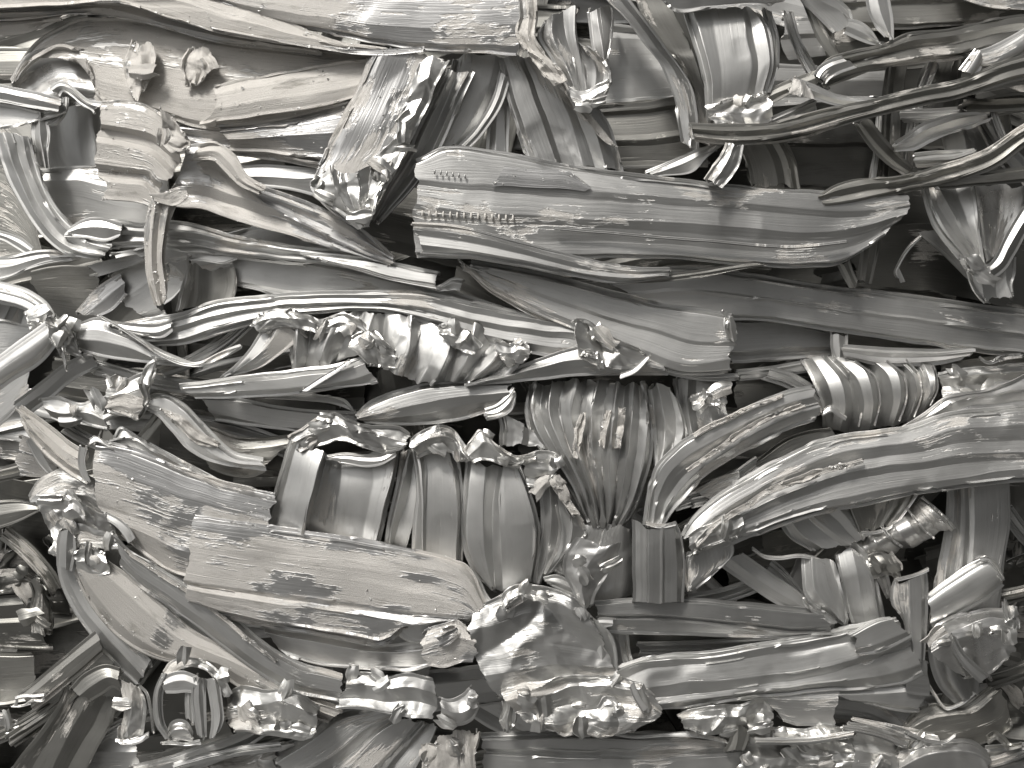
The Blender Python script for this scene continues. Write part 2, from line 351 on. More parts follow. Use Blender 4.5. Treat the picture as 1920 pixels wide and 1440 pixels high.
# ================================================================== deep fill: the inside of the bale, seen through the gaps
import bmesh
def deep_fill():
    bm = bmesh.new(); fm = []; rnd = random.Random(5); mats = ['dark', 'dull', 'dark', 'mill']  # dark tones weighted in to deepen the shade of the gaps
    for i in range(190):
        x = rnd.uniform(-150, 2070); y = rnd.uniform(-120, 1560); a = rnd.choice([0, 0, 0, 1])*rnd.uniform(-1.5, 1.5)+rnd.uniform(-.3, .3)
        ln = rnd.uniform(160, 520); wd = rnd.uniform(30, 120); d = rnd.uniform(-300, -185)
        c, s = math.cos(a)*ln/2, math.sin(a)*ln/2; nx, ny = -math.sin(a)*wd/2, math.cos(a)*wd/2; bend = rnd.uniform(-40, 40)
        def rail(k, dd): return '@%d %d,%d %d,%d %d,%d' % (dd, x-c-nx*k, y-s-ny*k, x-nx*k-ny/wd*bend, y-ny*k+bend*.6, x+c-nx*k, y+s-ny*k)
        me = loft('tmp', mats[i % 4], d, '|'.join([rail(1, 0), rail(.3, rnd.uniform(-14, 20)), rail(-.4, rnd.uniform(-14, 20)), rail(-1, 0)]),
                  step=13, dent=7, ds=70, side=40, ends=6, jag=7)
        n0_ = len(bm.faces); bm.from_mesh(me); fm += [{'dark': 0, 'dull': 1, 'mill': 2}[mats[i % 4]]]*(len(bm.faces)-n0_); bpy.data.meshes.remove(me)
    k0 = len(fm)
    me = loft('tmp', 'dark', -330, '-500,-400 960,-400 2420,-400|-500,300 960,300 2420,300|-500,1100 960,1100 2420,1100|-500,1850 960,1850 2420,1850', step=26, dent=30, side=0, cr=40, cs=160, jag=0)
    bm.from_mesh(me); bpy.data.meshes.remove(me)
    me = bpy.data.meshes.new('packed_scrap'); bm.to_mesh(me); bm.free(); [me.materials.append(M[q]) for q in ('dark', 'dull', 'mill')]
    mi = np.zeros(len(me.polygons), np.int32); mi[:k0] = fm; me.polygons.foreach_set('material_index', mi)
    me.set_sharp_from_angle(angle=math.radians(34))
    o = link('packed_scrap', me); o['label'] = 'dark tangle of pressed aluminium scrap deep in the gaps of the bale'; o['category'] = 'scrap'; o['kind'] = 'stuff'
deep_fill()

# ================================================================== top left
Sx('flattened_sheet', 'broad pale sheet along the top edge with a rounded end above the centre', 'scuffed', 78,
   '300,-90 600,-90 800,-90 985,-90|@22 330,-40 600,-20 800,-15 984,-15|@26 360,-10 560,25 760,50 980,45|@14 380,0 560,42 760,78 972,85|@0 440,8 570,52 760,90 966,104',
   cat='sheet', dent=6, side=50, st=1.6)
Sx('bent_strip', 'long dusty strip slanting down from the top left corner to a thin folded tip', 'dusty', 84,
   '-80,-80 150,-70 330,-50 480,0 560,48 640,78 720,90|@16 -80,-30 120,-22 320,0 440,35 540,62 640,84 722,95|@6 -80,20 110,10 225,5 330,36 430,66 600,88 724,101',
   cat='strip', dent=4, side=30, parts=[('flange', 'scuffed', 8, '400,52 500,70 600,84 690,92 760,90 800,86|425,62 520,78 600,92 680,103 740,103 802,96', dict(side=10, dent=2))])
Sx('bent_strip', 'narrow grey strip tucked under the dusty strip at the upper left', 'scuffed', 58,
   '-60,18 100,12 230,8 330,38 430,62 600,86|@10 -60,26 90,22 200,16 300,42 420,70 600,96|@0 -60,40 60,34 150,24 260,40 400,78 600,104', cat='strip', dent=3)
Sx('sheet_offcut', 'dusty leaf shaped tongue at the left edge below the top strip', 'dusty', 52,
   '-60,22 0,30 60,30 110,32|@8 -60,45 0,48 60,42 112,33|-60,64 0,66 50,62 112,36', cat='offcut', dent=3)
Sx('folded_sheet', 'large pale folded sheet with a dusty face filling the upper left', 'dusty', 46,
   '@-14 18,152 60,88 120,48 200,34 320,48 450,72 600,92 740,106|@-2 22,154 66,104 110,82 200,62 320,74 460,94 600,110 735,122|@6 60,110 104,86 152,92 230,100 340,120 470,135 600,138 730,138|@16 160,110 164,124 176,145 250,165 350,185 470,185 600,165 725,152|@14 172,150 180,172 195,190 270,198 370,226 480,230 600,200 722,168|@4 178,186 190,200 230,208 280,208 370,240 480,242 600,214 720,178',
   cat='sheet', dent=3, side=40)
Sx('dented_sheet', 'shiny bowl shaped dent behind the curl at the left of the folded sheet', 'bright', 46,
   '@0 18,152 50,104 105,84 152,92|@-30 22,170 60,130 110,110 160,110|@-30 30,185 70,160 125,138 168,135|@-4 60,196 90,182 140,165 180,172|@-30 70,215 110,205 150,195 186,190',
   cat='sheet', curve=True, dent=5, side=12)
Sx('dented_sheet', 'polished concave sheet with a white glint below the curl on the left', 'satin', -8,
   '@-30 75,190 78,235 84,290 92,325|@-34 110,200 112,240 118,290 130,320|@14 150,195 148,235 152,280 160,315|@20 172,205 175,240 182,280 186,312|@-8 192,195 194,240 196,280 198,312', cat='sheet', dent=5, curve=True)
Sx('curled_strip', 'small s shaped curled lip standing out of the dented sheet at the left', 'satin', 52,
   '@0 96,160 106,152 126,155 148,172 172,188 188,190|@14 98,168 110,160 130,164 150,182 172,196 186,200|@0 112,182 118,172 136,182 152,196 172,208 176,214', cat='strip', dent=1, side=12, step=3,
   parts=[('fold', 'satin', -4, '118,178 116,195 108,214 96,226 86,226|130,180 128,200 120,218 102,234 86,234', dict(side=8, dent=1, step=3))])
Sx('channel_profile', 'pale double channel entering from the left edge below the bowl shaped dent', 'satin', 66,
   '-60,150 20,162 70,172 112,184|@14 -60,166 20,176 68,186 112,198|@2 -60,186 20,195 62,203 106,210', cat='profile', dent=2,
   parts=[('flange', 'satin', -14, '-60,186 30,198 90,208 122,196|-60,215 40,216 100,218 126,208|-60,240 20,238 60,228 80,220', dict(dent=3))])
Sx('torn_offcut', 'short upright offcut with a torn top at the left above the corrugated chunk', 'satin', 48,
   '62,216 58,250 66,290 74,312|@16 74,214 74,250 80,290 84,312|84,212 94,248 90,290 92,312', cat='offcut', ends=5)
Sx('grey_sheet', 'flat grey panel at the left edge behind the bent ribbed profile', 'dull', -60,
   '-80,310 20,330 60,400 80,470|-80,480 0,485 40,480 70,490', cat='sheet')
Sx('ribbed_profile', 'ribbed profile at the left edge bending down and then to the right', 'satin', 70,
   '@-8 -8,262 2,300 22,352 52,404 86,448 124,476 190,488|@12 6,252 22,300 42,350 68,402 102,444 140,468 195,480|@-4 24,256 38,300 56,350 80,395 112,436 148,460 200,472|@14 40,258 52,300 68,345 90,388 122,428 158,452 205,465|@0 56,262 68,300 82,340 102,380 134,420 168,444 210,458',
   cat='profile', ends=7, dent=4, st=2)
Sx('bent_strip', 'thin dark strip at the left edge crossing below the ribbed profile', 'mill', 36,
   '-60,480 20,480 80,470 130,472|@6 -60,505 20,500 80,482 130,480|-60,530 10,522 80,496 150,484', cat='strip')
Sx('bent_strip', 'narrow curved strip at the left edge halfway between the ribbed profile and the gap', 'mill', 30,
   '-60,432 0,432 40,446 66,466|@5 -60,440 0,440 34,455 60,472|-60,452 0,450 24,462 50,478', cat='strip', dent=2)
Sx('grey_sheet', 'smooth pale panel with a rounded fold left of the corrugated chunk', 'satin', 6,
   '78,318 140,312 200,310 320,312|@16 82,340 140,338 200,350 320,360|@8 94,362 150,368 220,385 320,400|@-10 130,432 190,420 260,430 320,440', cat='sheet', dent=4)
# corrugated chunk and the bundle that runs down to the right of it
Sx('corrugated_profile', 'dusty corrugated chunk with a torn right edge in the upper left', 'dusty', 92,
   '@0 192,190 240,187 290,205 320,235 345,262|@10 188,205 240,205 290,222 320,250 345,276|@16 190,232 240,240 290,255 315,275 340,292|@-10 192,240 240,250 290,268 310,285 335,305|@-8 187,258 240,268 290,282 308,300 325,318|@16 184,268 240,278 280,292 302,310 318,328|@12 182,308 230,314 280,322 290,335 305,345|@-12 184,318 230,324 275,330 285,342 298,352|@-8 188,330 230,336 270,342 284,352 296,362|@10 194,338 230,344 270,350 282,362 290,372|@4 194,374 230,376 262,380 276,385 286,390',
   cat='profile', dent=2, step=3.6, jag=7, ends=3)
Sx('crumpled_flap', 'small dusty torn flap hanging over the right side of the corrugated chunk', 'dusty', 118,
   '300,205 305,235 300,262 320,285|322,215 330,240 330,262 345,282|345,255 350,262 356,268 352,285', cat='flap', cr=9, cs=24, step=2.6, side=8)
Sx('bundled_profile', 'dusty ribbed bundle from the corrugated chunk slanting down to the right', 'scuffed', 74,
   '@-10 350,272 400,270 436,292 470,340 530,362 600,388 680,430 742,484|@8 345,290 395,290 430,312 465,352 525,375 595,402 670,444 742,489|@-6 340,315 395,316 440,338 480,365 540,392 600,420 670,455 742,493|@10 330,345 390,350 450,370 510,390 560,415 610,440 670,468 741,496|@-8 320,362 390,370 460,392 520,412 570,430 620,452 680,476 738,498|@4 310,385 380,392 450,415 520,435 580,452 630,468 690,484 732,500',
   cat='profile', dent=4, st=2.2, jag=4, ends=5)
Sx('torn_offcut', 'jagged pale torn end sticking out above the ribbed bundle', 'dusty', 104,
   '375,270 410,268 440,290 462,328 496,350|@8 372,285 405,284 430,305 455,340 492,358|368,300 400,302 422,322 450,350 486,364', cat='offcut', ends=4, step=3)
Sx('bundled_profile', 'twisted bundle of long pale strips under the ribbed bundle', 'satin', 58,
   '@-6 128,425 180,412 260,418 340,415 440,440 560,462 650,470 735,488|@14 125,434 180,428 260,430 340,432 440,452 560,470 650,480 735,491|@-6 122,445 180,442 260,440 340,445 440,462 560,480 650,486 735,494|@12 140,456 190,455 260,452 340,456 440,472 560,486 650,490 732,497|@-10 175,470 210,466 270,463 340,470 440,480 560,492 650,494 730,500',
   cat='profile', dent=4, st=2.2, jag=6)
Sx('bent_strip', 'bright leaf shaped strip end left of the hooked upright', 'bright', 76,
   '128,428 150,414 185,408 230,420|@10 124,436 150,428 190,426 228,432|126,444 160,446 200,452 226,444', cat='strip', step=3)
Sx('hooked_strip', 'upright dusty strip with a hooked top standing in front of the bundles', 'dusty', 112,
   '@-6 282,372 272,420 272,480 276,530 292,578|@10 292,372 286,420 284,480 288,530 300,578|@-6 306,375 298,420 294,480 298,530 306,572|@10 318,372 310,420 303,480 308,530 312,560|@-6 332,380 318,420 310,480 312,505 316,520',
   cat='strip', step=3, dent=2, side=22, parts=[('hook', 'dusty', 8, '284,362 310,362 332,352 350,350|288,374 308,382 332,385 350,372', dict(cr=5, cs=20, step=2.6, side=12))])
Sx('tapered_sheet', 'pale tapered sheet behind the diagonal crumpled sheet, upper of two', 'dusty', 66,
   '@-6 400,160 480,143 560,130 640,116 730,104|@4 404,176 490,160 570,146 650,132 728,118|@10 400,205 490,190 570,178 640,166 716,148|@0 380,232 480,218 560,206 630,192 700,172', cat='sheet', dent=4, side=20, jag=6)
Sx('tapered_sheet', 'pale tapered sheet behind the diagonal crumpled sheet, lower of two', 'scuffed', 52,
   '@0 400,232 480,222 560,210 640,192 700,172|@16 410,246 490,238 570,228 640,214 700,196|@18 420,262 500,258 580,252 640,248 680,244|@-8 430,284 510,288 580,294 630,296 660,292', cat='sheet', dent=5, side=24)
Sx('bent_strip', 'dusty double strip running right from the corrugated chunk under the big folded sheet', 'scuffed', 40,
   '@0 330,228 400,232 470,242 540,262 610,290|@12 335,240 400,246 470,256 540,274 608,298|@-6 340,252 400,260 470,268 540,284 606,302|@10 350,262 410,272 470,280 540,294 604,308|@-4 360,276 430,290 480,296 545,306 600,316', cat='strip', st=2)
Sx('bent_strip', 'thin pointed strip ending left of the diagonal crumpled sheet', 'mill', 30,
   '440,310 500,308 560,312 610,318|@8 440,330 500,332 560,335 612,330|440,350 500,352 560,360 600,372', cat='strip')
# lumps lying on the big sheet
for (x_, y_, rx_, ry_, lb) in ((262, 130, 27, 50, 'tall torn flake of dusty metal lying on the large folded sheet'), (370, 128, 29, 38, 'rounded crumbly lump of dusty metal on the large folded sheet')):
    Sx('scrap_flake', lb, 'dusty', 66, '%d,%d %d,%d %d,%d|@8 %d,%d %d,%d %d,%d|%d,%d %d,%d %d,%d' % (x_-rx_*.5, y_-ry_, x_-rx_, y_, x_-rx_*.8, y_+ry_, x_, y_-ry_, x_, y_, x_-2, y_+ry_, x_+rx_, y_-ry_*.8, x_+rx_*.9, y_, x_+rx_*.3, y_+ry_*.8),
       cat='flake', cr=6, cs=15, sh=1, step=2.2, side=12, wob=7, jag=9)

# ================================================================== top middle
Sx('diagonal_sheet', 'wide crumpled sheet leaning diagonally with a bright smooth top, left of centre', 'scuffed', 84,
   '@-2 703,102 672,168 644,222 612,280 590,328 582,352 620,392 670,428|@4 720,100 692,165 662,225 632,285 608,335 610,360 635,395 672,425|@8 765,99 742,160 715,220 690,275 662,320 650,350 655,390 675,422|@2 800,100 780,160 757,215 738,262 708,310 690,345 680,385 680,420|@14 832,110 805,165 782,215 762,265 735,310 712,345 692,385 684,420',
   cat='sheet', dent=7, ds=60, ends=0, st=1.4, parts=[('crumpled_edge', 'foil', 22, '790,118 770,170 752,215 735,262 705,300 690,340 672,385 672,424|@10 812,108 800,150 780,210 758,258 730,305 708,345 690,390 680,425|842,118 815,165 795,220 770,268 745,315 722,352 702,392 686,424', dict(cr=11, cs=30, step=2.8, side=14, sm=1), 'crumpled bright spine of the sheet')])
Sx('crumpled_sheet', 'crushed pleated foot of the diagonal sheet pinched to a point above the bundle', 'foil', 112,
   '600,325 588,350 610,385 645,405 672,428|@14 625,310 625,345 640,375 660,400 676,424|@-8 650,322 652,350 660,380 670,405 680,426|@14 672,318 672,350 674,380 680,405 684,424|@-6 705,305 695,340 690,370 690,400 688,424|@10 735,300 722,335 710,365 702,395 692,424', cat='sheet', cr=9, cs=34, step=2.8, ends=6)
Sx('ribbed_profile', 'ribbed strip on the right side of the diagonal sheet running down to its pinched foot', 'satin', 60,
   '@0 838,128 808,190 782,240 762,290 735,335 692,412|@16 850,128 822,190 795,245 775,292 745,340 698,414|@-8 862,128 836,190 810,248 785,298 752,345 702,416|@14 880,130 850,188 825,250 800,300 762,350 706,418|@0 892,134 862,195 835,260 808,310 770,355 710,420', cat='profile', st=2, dent=3)
Sx('curved_sheet', 'dark smooth sheet curving down behind the ribbed strip, below the broad top sheet', 'satin', 30,
   '@-30 850,108 840,150 830,200 800,270|@20 885,105 880,160 858,215 820,275|@10 930,104 915,165 885,225 850,275 |@-10 960,112 935,170 905,235 868,282', cat='sheet')
Sx('thin_strip', 'thin pale strip leaning from the top centre down towards the big channel', 'satin', 44,
   '938,128 925,180 890,240 842,288|@8 948,140 932,190 896,248 850,294|958,150 940,200 902,256 858,300', cat='strip', dent=2, side=14)
Sx('upright_strip', 'bright upright flat strip between the thin strip and the leaning ribbed profile', 'bright', 10,
   '918,175 914,230 910,300|@10 932,170 930,230 930,300|@4 944,170 946,230 950,300|958,175 955,230 953,300', cat='strip', dent=2)
Sx('ribbed_profile', 'leaning ribbed profile of three bands standing above the left end of the big channel', 'mill', 46,
   '@-10 936,116 948,175 968,240 990,305|@12 946,112 962,175 984,240 1008,308|@8 970,106 990,155 1014,222 1046,312|@-14 982,106 1002,160 1028,230 1056,314|@-14 996,108 1022,168 1050,240 1080,316|@-6 1016,112 1045,168 1072,235 1096,318|@-14 1030,116 1060,172 1090,235 1118,319|@8 1042,120 1078,172 1112,235 1136,320|@-8 1062,128 1098,178 1134,236 1156,322|@-20 1074,140 1112,188 1146,240 1170,324',
   cat='profile', dent=3, ends=4, step=3.8, parts=[('torn_edge', 'dusty', 14, '1050,160 1080,200 1105,230 1130,262 1150,275|1060,155 1092,195 1116,226 1140,256 1160,280', dict(cr=5, cs=16, step=2.4, side=10))])
Sx('torn_strip', 'rough dusty torn edge strip hanging down beside the rounded end of the top sheet', 'dusty', 96,
   '972,-20 975,30 968,60 985,95 1010,130 1035,160|@12 990,-20 992,30 990,66 1005,98 1030,128 1048,155|1005,-20 1008,30 1002,70 1022,100 1046,128 1060,150', cat='strip', cr=5, cs=22, step=2.8)
Sx('pinched_profile', 'crushed profile gathered to a shiny knot at the top centre', 'mill', 74,
   '@-8 1018,40 1012,70 1034,110 1060,160 1084,205|@16 1035,22 1035,60 1055,110 1075,158 1092,204|@-6 1055,18 1060,60 1074,110 1085,155 1098,202|@12 1078,16 1078,60 1086,105 1094,150 1102,200|@-18 1080,78 1090,100 1098,130 1100,155 1105,199|@10 1096,90 1108,108 1118,132 1118,158 1108,198|@-14 1102,88 1122,112 1132,136 1130,160 1112,196|@4 1118,96 1138,122 1147,140 1144,165 1116,194',
   cat='profile', step=3, dent=4, ends=5, parts=[('crushed_knot', 'bright', 14, '1066,162 1090,172 1120,160 1146,146|@12 1070,180 1095,188 1122,176 1146,160|1082,200 1100,206 1122,196 1134,180', dict(cr=7, cs=26, step=2.4, side=14), 'shiny crushed knot')])
Sx('arched_strip', 'glossy arched strip high in the gap right of the gathered profile', 'bright', -30,
   '1100,20 1104,50 1110,90 1122,120|@14 1118,14 1122,45 1128,75 1132,110|@4 1142,12 1146,40 1142,70 1138,105|1150,16 1150,45 1146,80 1140,112', cat='strip', dent=4)
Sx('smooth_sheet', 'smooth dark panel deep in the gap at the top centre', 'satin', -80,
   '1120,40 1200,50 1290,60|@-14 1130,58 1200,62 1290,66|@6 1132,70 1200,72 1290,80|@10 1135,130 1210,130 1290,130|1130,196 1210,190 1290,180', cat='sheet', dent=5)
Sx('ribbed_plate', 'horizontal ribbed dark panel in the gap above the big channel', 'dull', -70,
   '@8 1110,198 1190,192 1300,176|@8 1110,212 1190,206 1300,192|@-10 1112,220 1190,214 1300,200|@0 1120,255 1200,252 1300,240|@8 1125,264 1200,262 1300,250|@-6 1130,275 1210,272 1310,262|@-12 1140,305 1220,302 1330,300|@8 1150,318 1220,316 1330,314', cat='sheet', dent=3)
Sx('curved_sheet', 'broad brownish curved sheet behind the curved strip at the top, right of centre', 'dull', -46,
   '@-20 1180,-60 1200,20 1240,80 1290,150 1310,260|@16 1240,-60 1262,20 1292,80 1318,160 1330,270|@-10 1290,-60 1310,30 1330,100 1342,180 1345,280', cat='sheet')
Sx('curved_strip', 'flat strip sweeping down from the top edge to the long thin profile', 'mill', 10,
   '@0 1098,-60 1130,-8 1170,32 1206,80 1240,124 1262,180 1278,270|@12 1124,-60 1160,-4 1196,42 1232,92 1268,140 1288,200 1294,275|@0 1140,-60 1178,-6 1216,44 1256,100 1296,158 1308,210 1310,280', cat='strip', dent=4)
Sx('folded_sheet', 'tall smooth sheet with a bright left bend, hanging at the top right of centre', 'satin', 56,
   '@-10 1276,8 1300,80 1318,150 1326,228|@16 1296,8 1318,80 1334,150 1338,225|@8 1330,12 1344,80 1354,150 1352,210|@12 1392,16 1402,70 1410,130 1400,186|@-10 1400,16 1412,70 1420,130 1412,184|@6 1416,18 1436,60 1444,120 1428,180|@-16 1424,22 1446,65 1450,125 1436,182',
   cat='sheet', arc=16, dent=4, sm=3, parts=[('crushed_foot', 'bright', 8, '1330,195 1360,188 1400,182 1440,170|@10 1332,215 1360,212 1400,210 1450,190|1340,232 1370,232 1410,240 1446,228', dict(cr=10, cs=24, step=2.5, side=12), 'crushed shiny foot')])
Sx('folded_flap', 'flattened flap with a bright underside across the top edge above the tall smooth sheet', 'mill', 78,
   '1180,-60 1260,-50 1330,-50 1420,-60 1500,-60|@14 1195,-20 1262,-10 1330,-8 1400,-12 1470,0|@-4 1240,-4 1272,22 1320,18 1390,12 1440,8', cat='flap', dent=6)
Sx('bent_strip', 'rounded bent strip hugging the right side of the tall smooth sheet', 'mill', 44,
   '1428,16 1440,60 1444,120 1436,170|@10 1436,14 1450,60 1452,120 1442,174|1444,20 1458,70 1458,130 1446,172', cat='strip', dent=2)

# ================================================================== top right: dark open tangle
Sx('smooth_sheet', 'small square panel in the dark hollow at the top right', 'mill', -70,
   '@-8 1468,34 1510,34 1560,36|@4 1470,66 1520,64 1580,64|@-4 1466,74 1520,72 1580,70|@0 1476,112 1520,108 1560,104', cat='sheet', dent=3)
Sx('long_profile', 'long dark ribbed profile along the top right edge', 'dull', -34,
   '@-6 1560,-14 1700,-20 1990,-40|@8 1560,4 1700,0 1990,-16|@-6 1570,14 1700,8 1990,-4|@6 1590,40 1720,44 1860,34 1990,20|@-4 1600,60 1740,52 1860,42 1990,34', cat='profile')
Sx('smooth_sheet', 'pale rounded panel corner at the very top right', 'mill', 10,
   '1780,-60 1850,-60 1990,-60|@10 1800,-30 1860,-20 1990,-16|1792,-6 1850,12 1920,18 1990,16', cat='sheet')
Sx('leaf_strip', 'pale leaf shaped strip hanging from the top edge beside the small square panel', 'mill', 30,
   '1480,-40 1500,0 1530,30 1560,60|@12 1510,-40 1540,0 1575,20 1600,42|1550,-40 1570,-4 1596,22 1600,50', cat='strip', dent=6, bulge=0)
Sx('leaf_strip', 'dark slender leaf shaped strip pointing down at the top right', 'dull', 20,
   '1502,0 1518,40 1536,80 1560,112|@12 1516,0 1536,34 1556,70 1576,106|1524,-2 1560,28 1564,70 1562,84', cat='strip', dent=3)
Sx('petal_offcut', 'upper bright petal shaped offcut hanging from the top edge at the right', 'bright', 48,
   '1622,-30 1624,10 1636,40 1662,72|@10 1640,-30 1648,10 1658,40 1672,73|@2 1664,-30 1672,10 1676,40 1677,74', cat='offcut', dent=5)
Sx('petal_offcut', 'grey petal shaped offcut folded to the left of the bright petal', 'satin', 36,
   '1596,36 1612,40 1632,54 1650,82|@10 1592,50 1612,58 1630,68 1652,84|1588,66 1606,74 1630,82 1652,86', cat='offcut', dent=4)
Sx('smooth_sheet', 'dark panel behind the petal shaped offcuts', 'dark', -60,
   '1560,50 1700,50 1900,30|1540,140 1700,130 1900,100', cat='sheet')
Sx('broad_strip', 'broad dark strip with a bright curled left end sweeping to the right edge', 'dull', 52,
   '@-8 1526,140 1552,112 1600,96 1650,86 1700,64 1780,54 1860,36 1990,16|@12 1532,146 1560,118 1604,104 1660,92 1710,76 1790,66 1870,50 1990,34|@-6 1536,152 1566,126 1610,114 1664,102 1720,90 1800,80 1870,64 1990,50|@10 1542,158 1574,138 1620,124 1680,116 1730,106 1800,98 1860,84 1990,66|@-8 1548,164 1590,148 1640,132 1700,122 1750,116 1810,108 1850,98 1990,80',
   cat='strip', dent=4, st=2, parts=[('curled_end', 'bright', 6, '1524,142 1534,126 1552,114 1580,104|@8 1532,152 1542,136 1560,124 1588,114|1546,164 1556,150 1576,138 1598,130', dict(side=10, dent=1, step=3), 'bright curled end')])
Sx('long_profile', 'long thin dark profile crossing from the tall smooth sheet up to the right edge', 'dull', 96,
   '@-6 1292,230 1360,232 1450,228 1540,206 1640,184 1720,164 1800,148 1870,118 1990,84|@10 1293,240 1360,244 1450,240 1540,218 1640,192 1720,172 1800,156 1870,128 1990,98|@-4 1294,246 1360,254 1450,250 1540,228 1640,202 1720,182 1800,166 1870,140 1990,110|@8 1294,254 1360,262 1450,258 1540,238 1640,212 1720,192 1800,176 1870,152 1990,122|@-8 1296,264 1360,272 1450,268 1540,248 1640,220 1720,200 1800,184 1880,160 1990,132',
   cat='profile', dent=3, st=1.6, parts=[('open_end', 'bright', 4, '1290,234 1293,248 1296,262|@6 1296,234 1298,248 1302,262', dict(side=6, step=2.4, dent=1, jag=1))])
Sx('box_profile', 'short dark strip with a bright open square end above the long thin profile', 'mill', 72,
   '@-4 1488,144 1530,160 1570,176 1640,184 1700,182|@6 1486,156 1530,172 1572,186 1640,192 1700,190|@-6 1480,172 1524,186 1576,200 1640,204 1690,200', cat='profile', dent=2,
   parts=[('open_end', 'bright', 6, '1488,142 1484,158 1479,174|@6 1500,148 1504,164 1500,180|1516,158 1522,170 1526,184', dict(cr=5, cs=18, step=2.4, side=10))])
Sx('bent_strip', 'dark strip passing under the broad strip towards the crushed foot of the tall sheet', 'dull', 40,
   '1400,190 1440,168 1480,150 1540,128|@8 1404,204 1444,180 1484,164 1540,142|1410,214 1450,194 1480,178 1520,170', cat='strip')
Sx('flared_tube', 'straight tube with a bright flared end pointing in from the right edge', 'mill', 88,
   '@-22 1826,98 1852,88 1920,52 1990,14|@0 1824,104 1856,96 1922,60 1990,24|@8 1826,114 1860,110 1926,76 1990,42|@0 1830,126 1862,124 1928,90 1990,58|@-22 1834,134 1866,132 1930,96 1990,66', cat='tube', dent=1, curve=True,
   parts=[('flared_end', 'bright', 4, '@-10 1824,96 1812,112 1800,128|@12 1834,100 1824,118 1812,134|@8 1840,112 1834,126 1824,138|@-10 1842,122 1840,132 1832,139', dict(side=10, curve=True, step=2.6, dent=0), 'bright flared end')])
Sx('thin_strip', 'thin pale strip just below the flared tube', 'mill', 70,
   '1840,130 1870,114 1900,112 1990,106|1844,142 1880,126 1910,122 1990,118', cat='strip', dent=2, side=10)
Sx('long_profile', 'dark profile below the flared tube running off the right edge', 'dull', 40,
   '@0 1800,200 1860,180 1990,172|@8 1812,190 1860,186 1990,182|@-6 1820,196 1870,196 1990,190|@4 1810,210 1870,210 1990,202', cat='profile')
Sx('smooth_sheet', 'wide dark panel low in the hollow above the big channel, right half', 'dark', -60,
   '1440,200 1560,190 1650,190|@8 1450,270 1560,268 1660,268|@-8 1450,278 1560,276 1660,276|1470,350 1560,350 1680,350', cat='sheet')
Sx('folded_sheet', 'ribbed sheet end standing behind the big channel below the long thin profile', 'dull', -10,
   '@-6 1380,262 1400,300 1410,350|@8 1430,262 1450,300 1460,350|@-4 1444,262 1464,300 1474,350|@6 1456,260 1476,300 1486,350|@-8 1470,262 1490,300 1500,352', cat='sheet', dent=3)
Sx('torn_offcut', 'bright twisted offcut hanging down onto the big channel', 'bright', 128,
   '@0 1362,268 1352,290 1338,312 1322,334|@10 1376,272 1366,296 1352,322 1336,345|@-2 1394,276 1388,304 1374,330 1354,354', cat='offcut', dent=4, cr=4, cs=26, step=2.8)
Sx('thin_strip', 'thin grey strip with a cut end just left of the bright twisted offcut', 'mill', 66,
   '@0 1210,322 1260,300 1300,282 1345,268|@8 1226,326 1276,308 1310,292 1348,274|1240,330 1300,322 1325,296 1352,276', cat='strip', dent=2)
Sx('upright_strip', 'upright dark ribbed strip in the hollow at the right, left of the crossing strip', 'dark', -20,
   '@0 1664,110 1652,200 1646,340|@8 1674,110 1664,200 1656,340|@-4 1682,110 1672,200 1664,340|1702,110 1692,200 1684,340', cat='strip')
Sx('upright_strip', 'upright curved dark strip behind the broad strip at the upper right', 'dark', -16,
   '1740,112 1724,140 1716,190 1712,240|@8 1790,112 1780,150 1770,190 1760,240|1806,110 1800,150 1796,190 1786,240', cat='strip')
Sx('crossing_strip', 'grey strip crossing diagonally below the long thin profile', 'dull', 18,
   '@0 1600,232 1636,282 1664,310 1690,326|@8 1614,230 1650,276 1678,304 1704,320|@0 1634,226 1664,264 1690,292 1712,310', cat='strip', dent=2)
Sx('splayed_offcut', 'splayed bundle of thin bright leaves fanning left in the hollow at the right', 'bright', 40,
   '@0 1672,270 1700,252 1724,232 1780,215 1850,208|@14 1674,275 1704,262 1734,244 1790,225 1850,214|@-6 1680,280 1712,272 1744,256 1796,240 1850,222|@10 1690,284 1716,282 1744,268 1780,252 1850,230', cat='offcut', step=3, jag=9, dent=3)
Sx('bulged_offcut', 'grey bulged offcut with a rough end below the splayed leaves', 'satin', 58,
   '@0 1714,288 1750,284 1790,282 1826,278|@16 1716,300 1750,298 1790,294 1826,284|@0 1724,314 1760,312 1800,304 1828,290', cat='offcut', dent=5, cr=3)
Sx('smooth_sheet', 'tilted grey panel behind the splayed leaves at the right', 'mill', -30,
   '@-10 1760,230 1770,280 1790,330|@6 1800,222 1810,270 1820,330|@0 1830,222 1860,280 1900,330', cat='sheet')
Sx('bent_strip', 'double strip leaning along the right edge behind the wedge', 'mill', -10,
   '1836,226 1870,280 1920,350|@8 1848,222 1890,280 1950,350|1862,224 1906,280 1970,340', cat='strip')
Sx('bent_strip', 'upright strip in the hollow close to the right edge', 'dull', -24,
   '1862,190 1866,240 1872,290|@6 1880,190 1884,240 1890,290|1892,190 1898,240 1906,290', cat='strip')
Sx('long_profile', 'lower dark profile with a ragged left end rising to the right edge', 'dull', 100,
   '@-6 1538,362 1560,348 1600,336 1680,332 1760,308 1840,284 1910,240 1990,190|@12 1536,368 1570,356 1620,346 1690,338 1770,316 1850,290 1914,248 1990,200|@-6 1538,374 1580,366 1630,356 1700,346 1780,326 1856,300 1916,258 1990,212|@8 1538,382 1590,376 1640,366 1700,352 1790,336 1862,308 1918,268 1990,224|@-8 1542,396 1600,386 1650,372 1710,358 1790,342 1866,316 1922,276 1990,236',
   cat='profile', dent=3, jag=9, st=2)
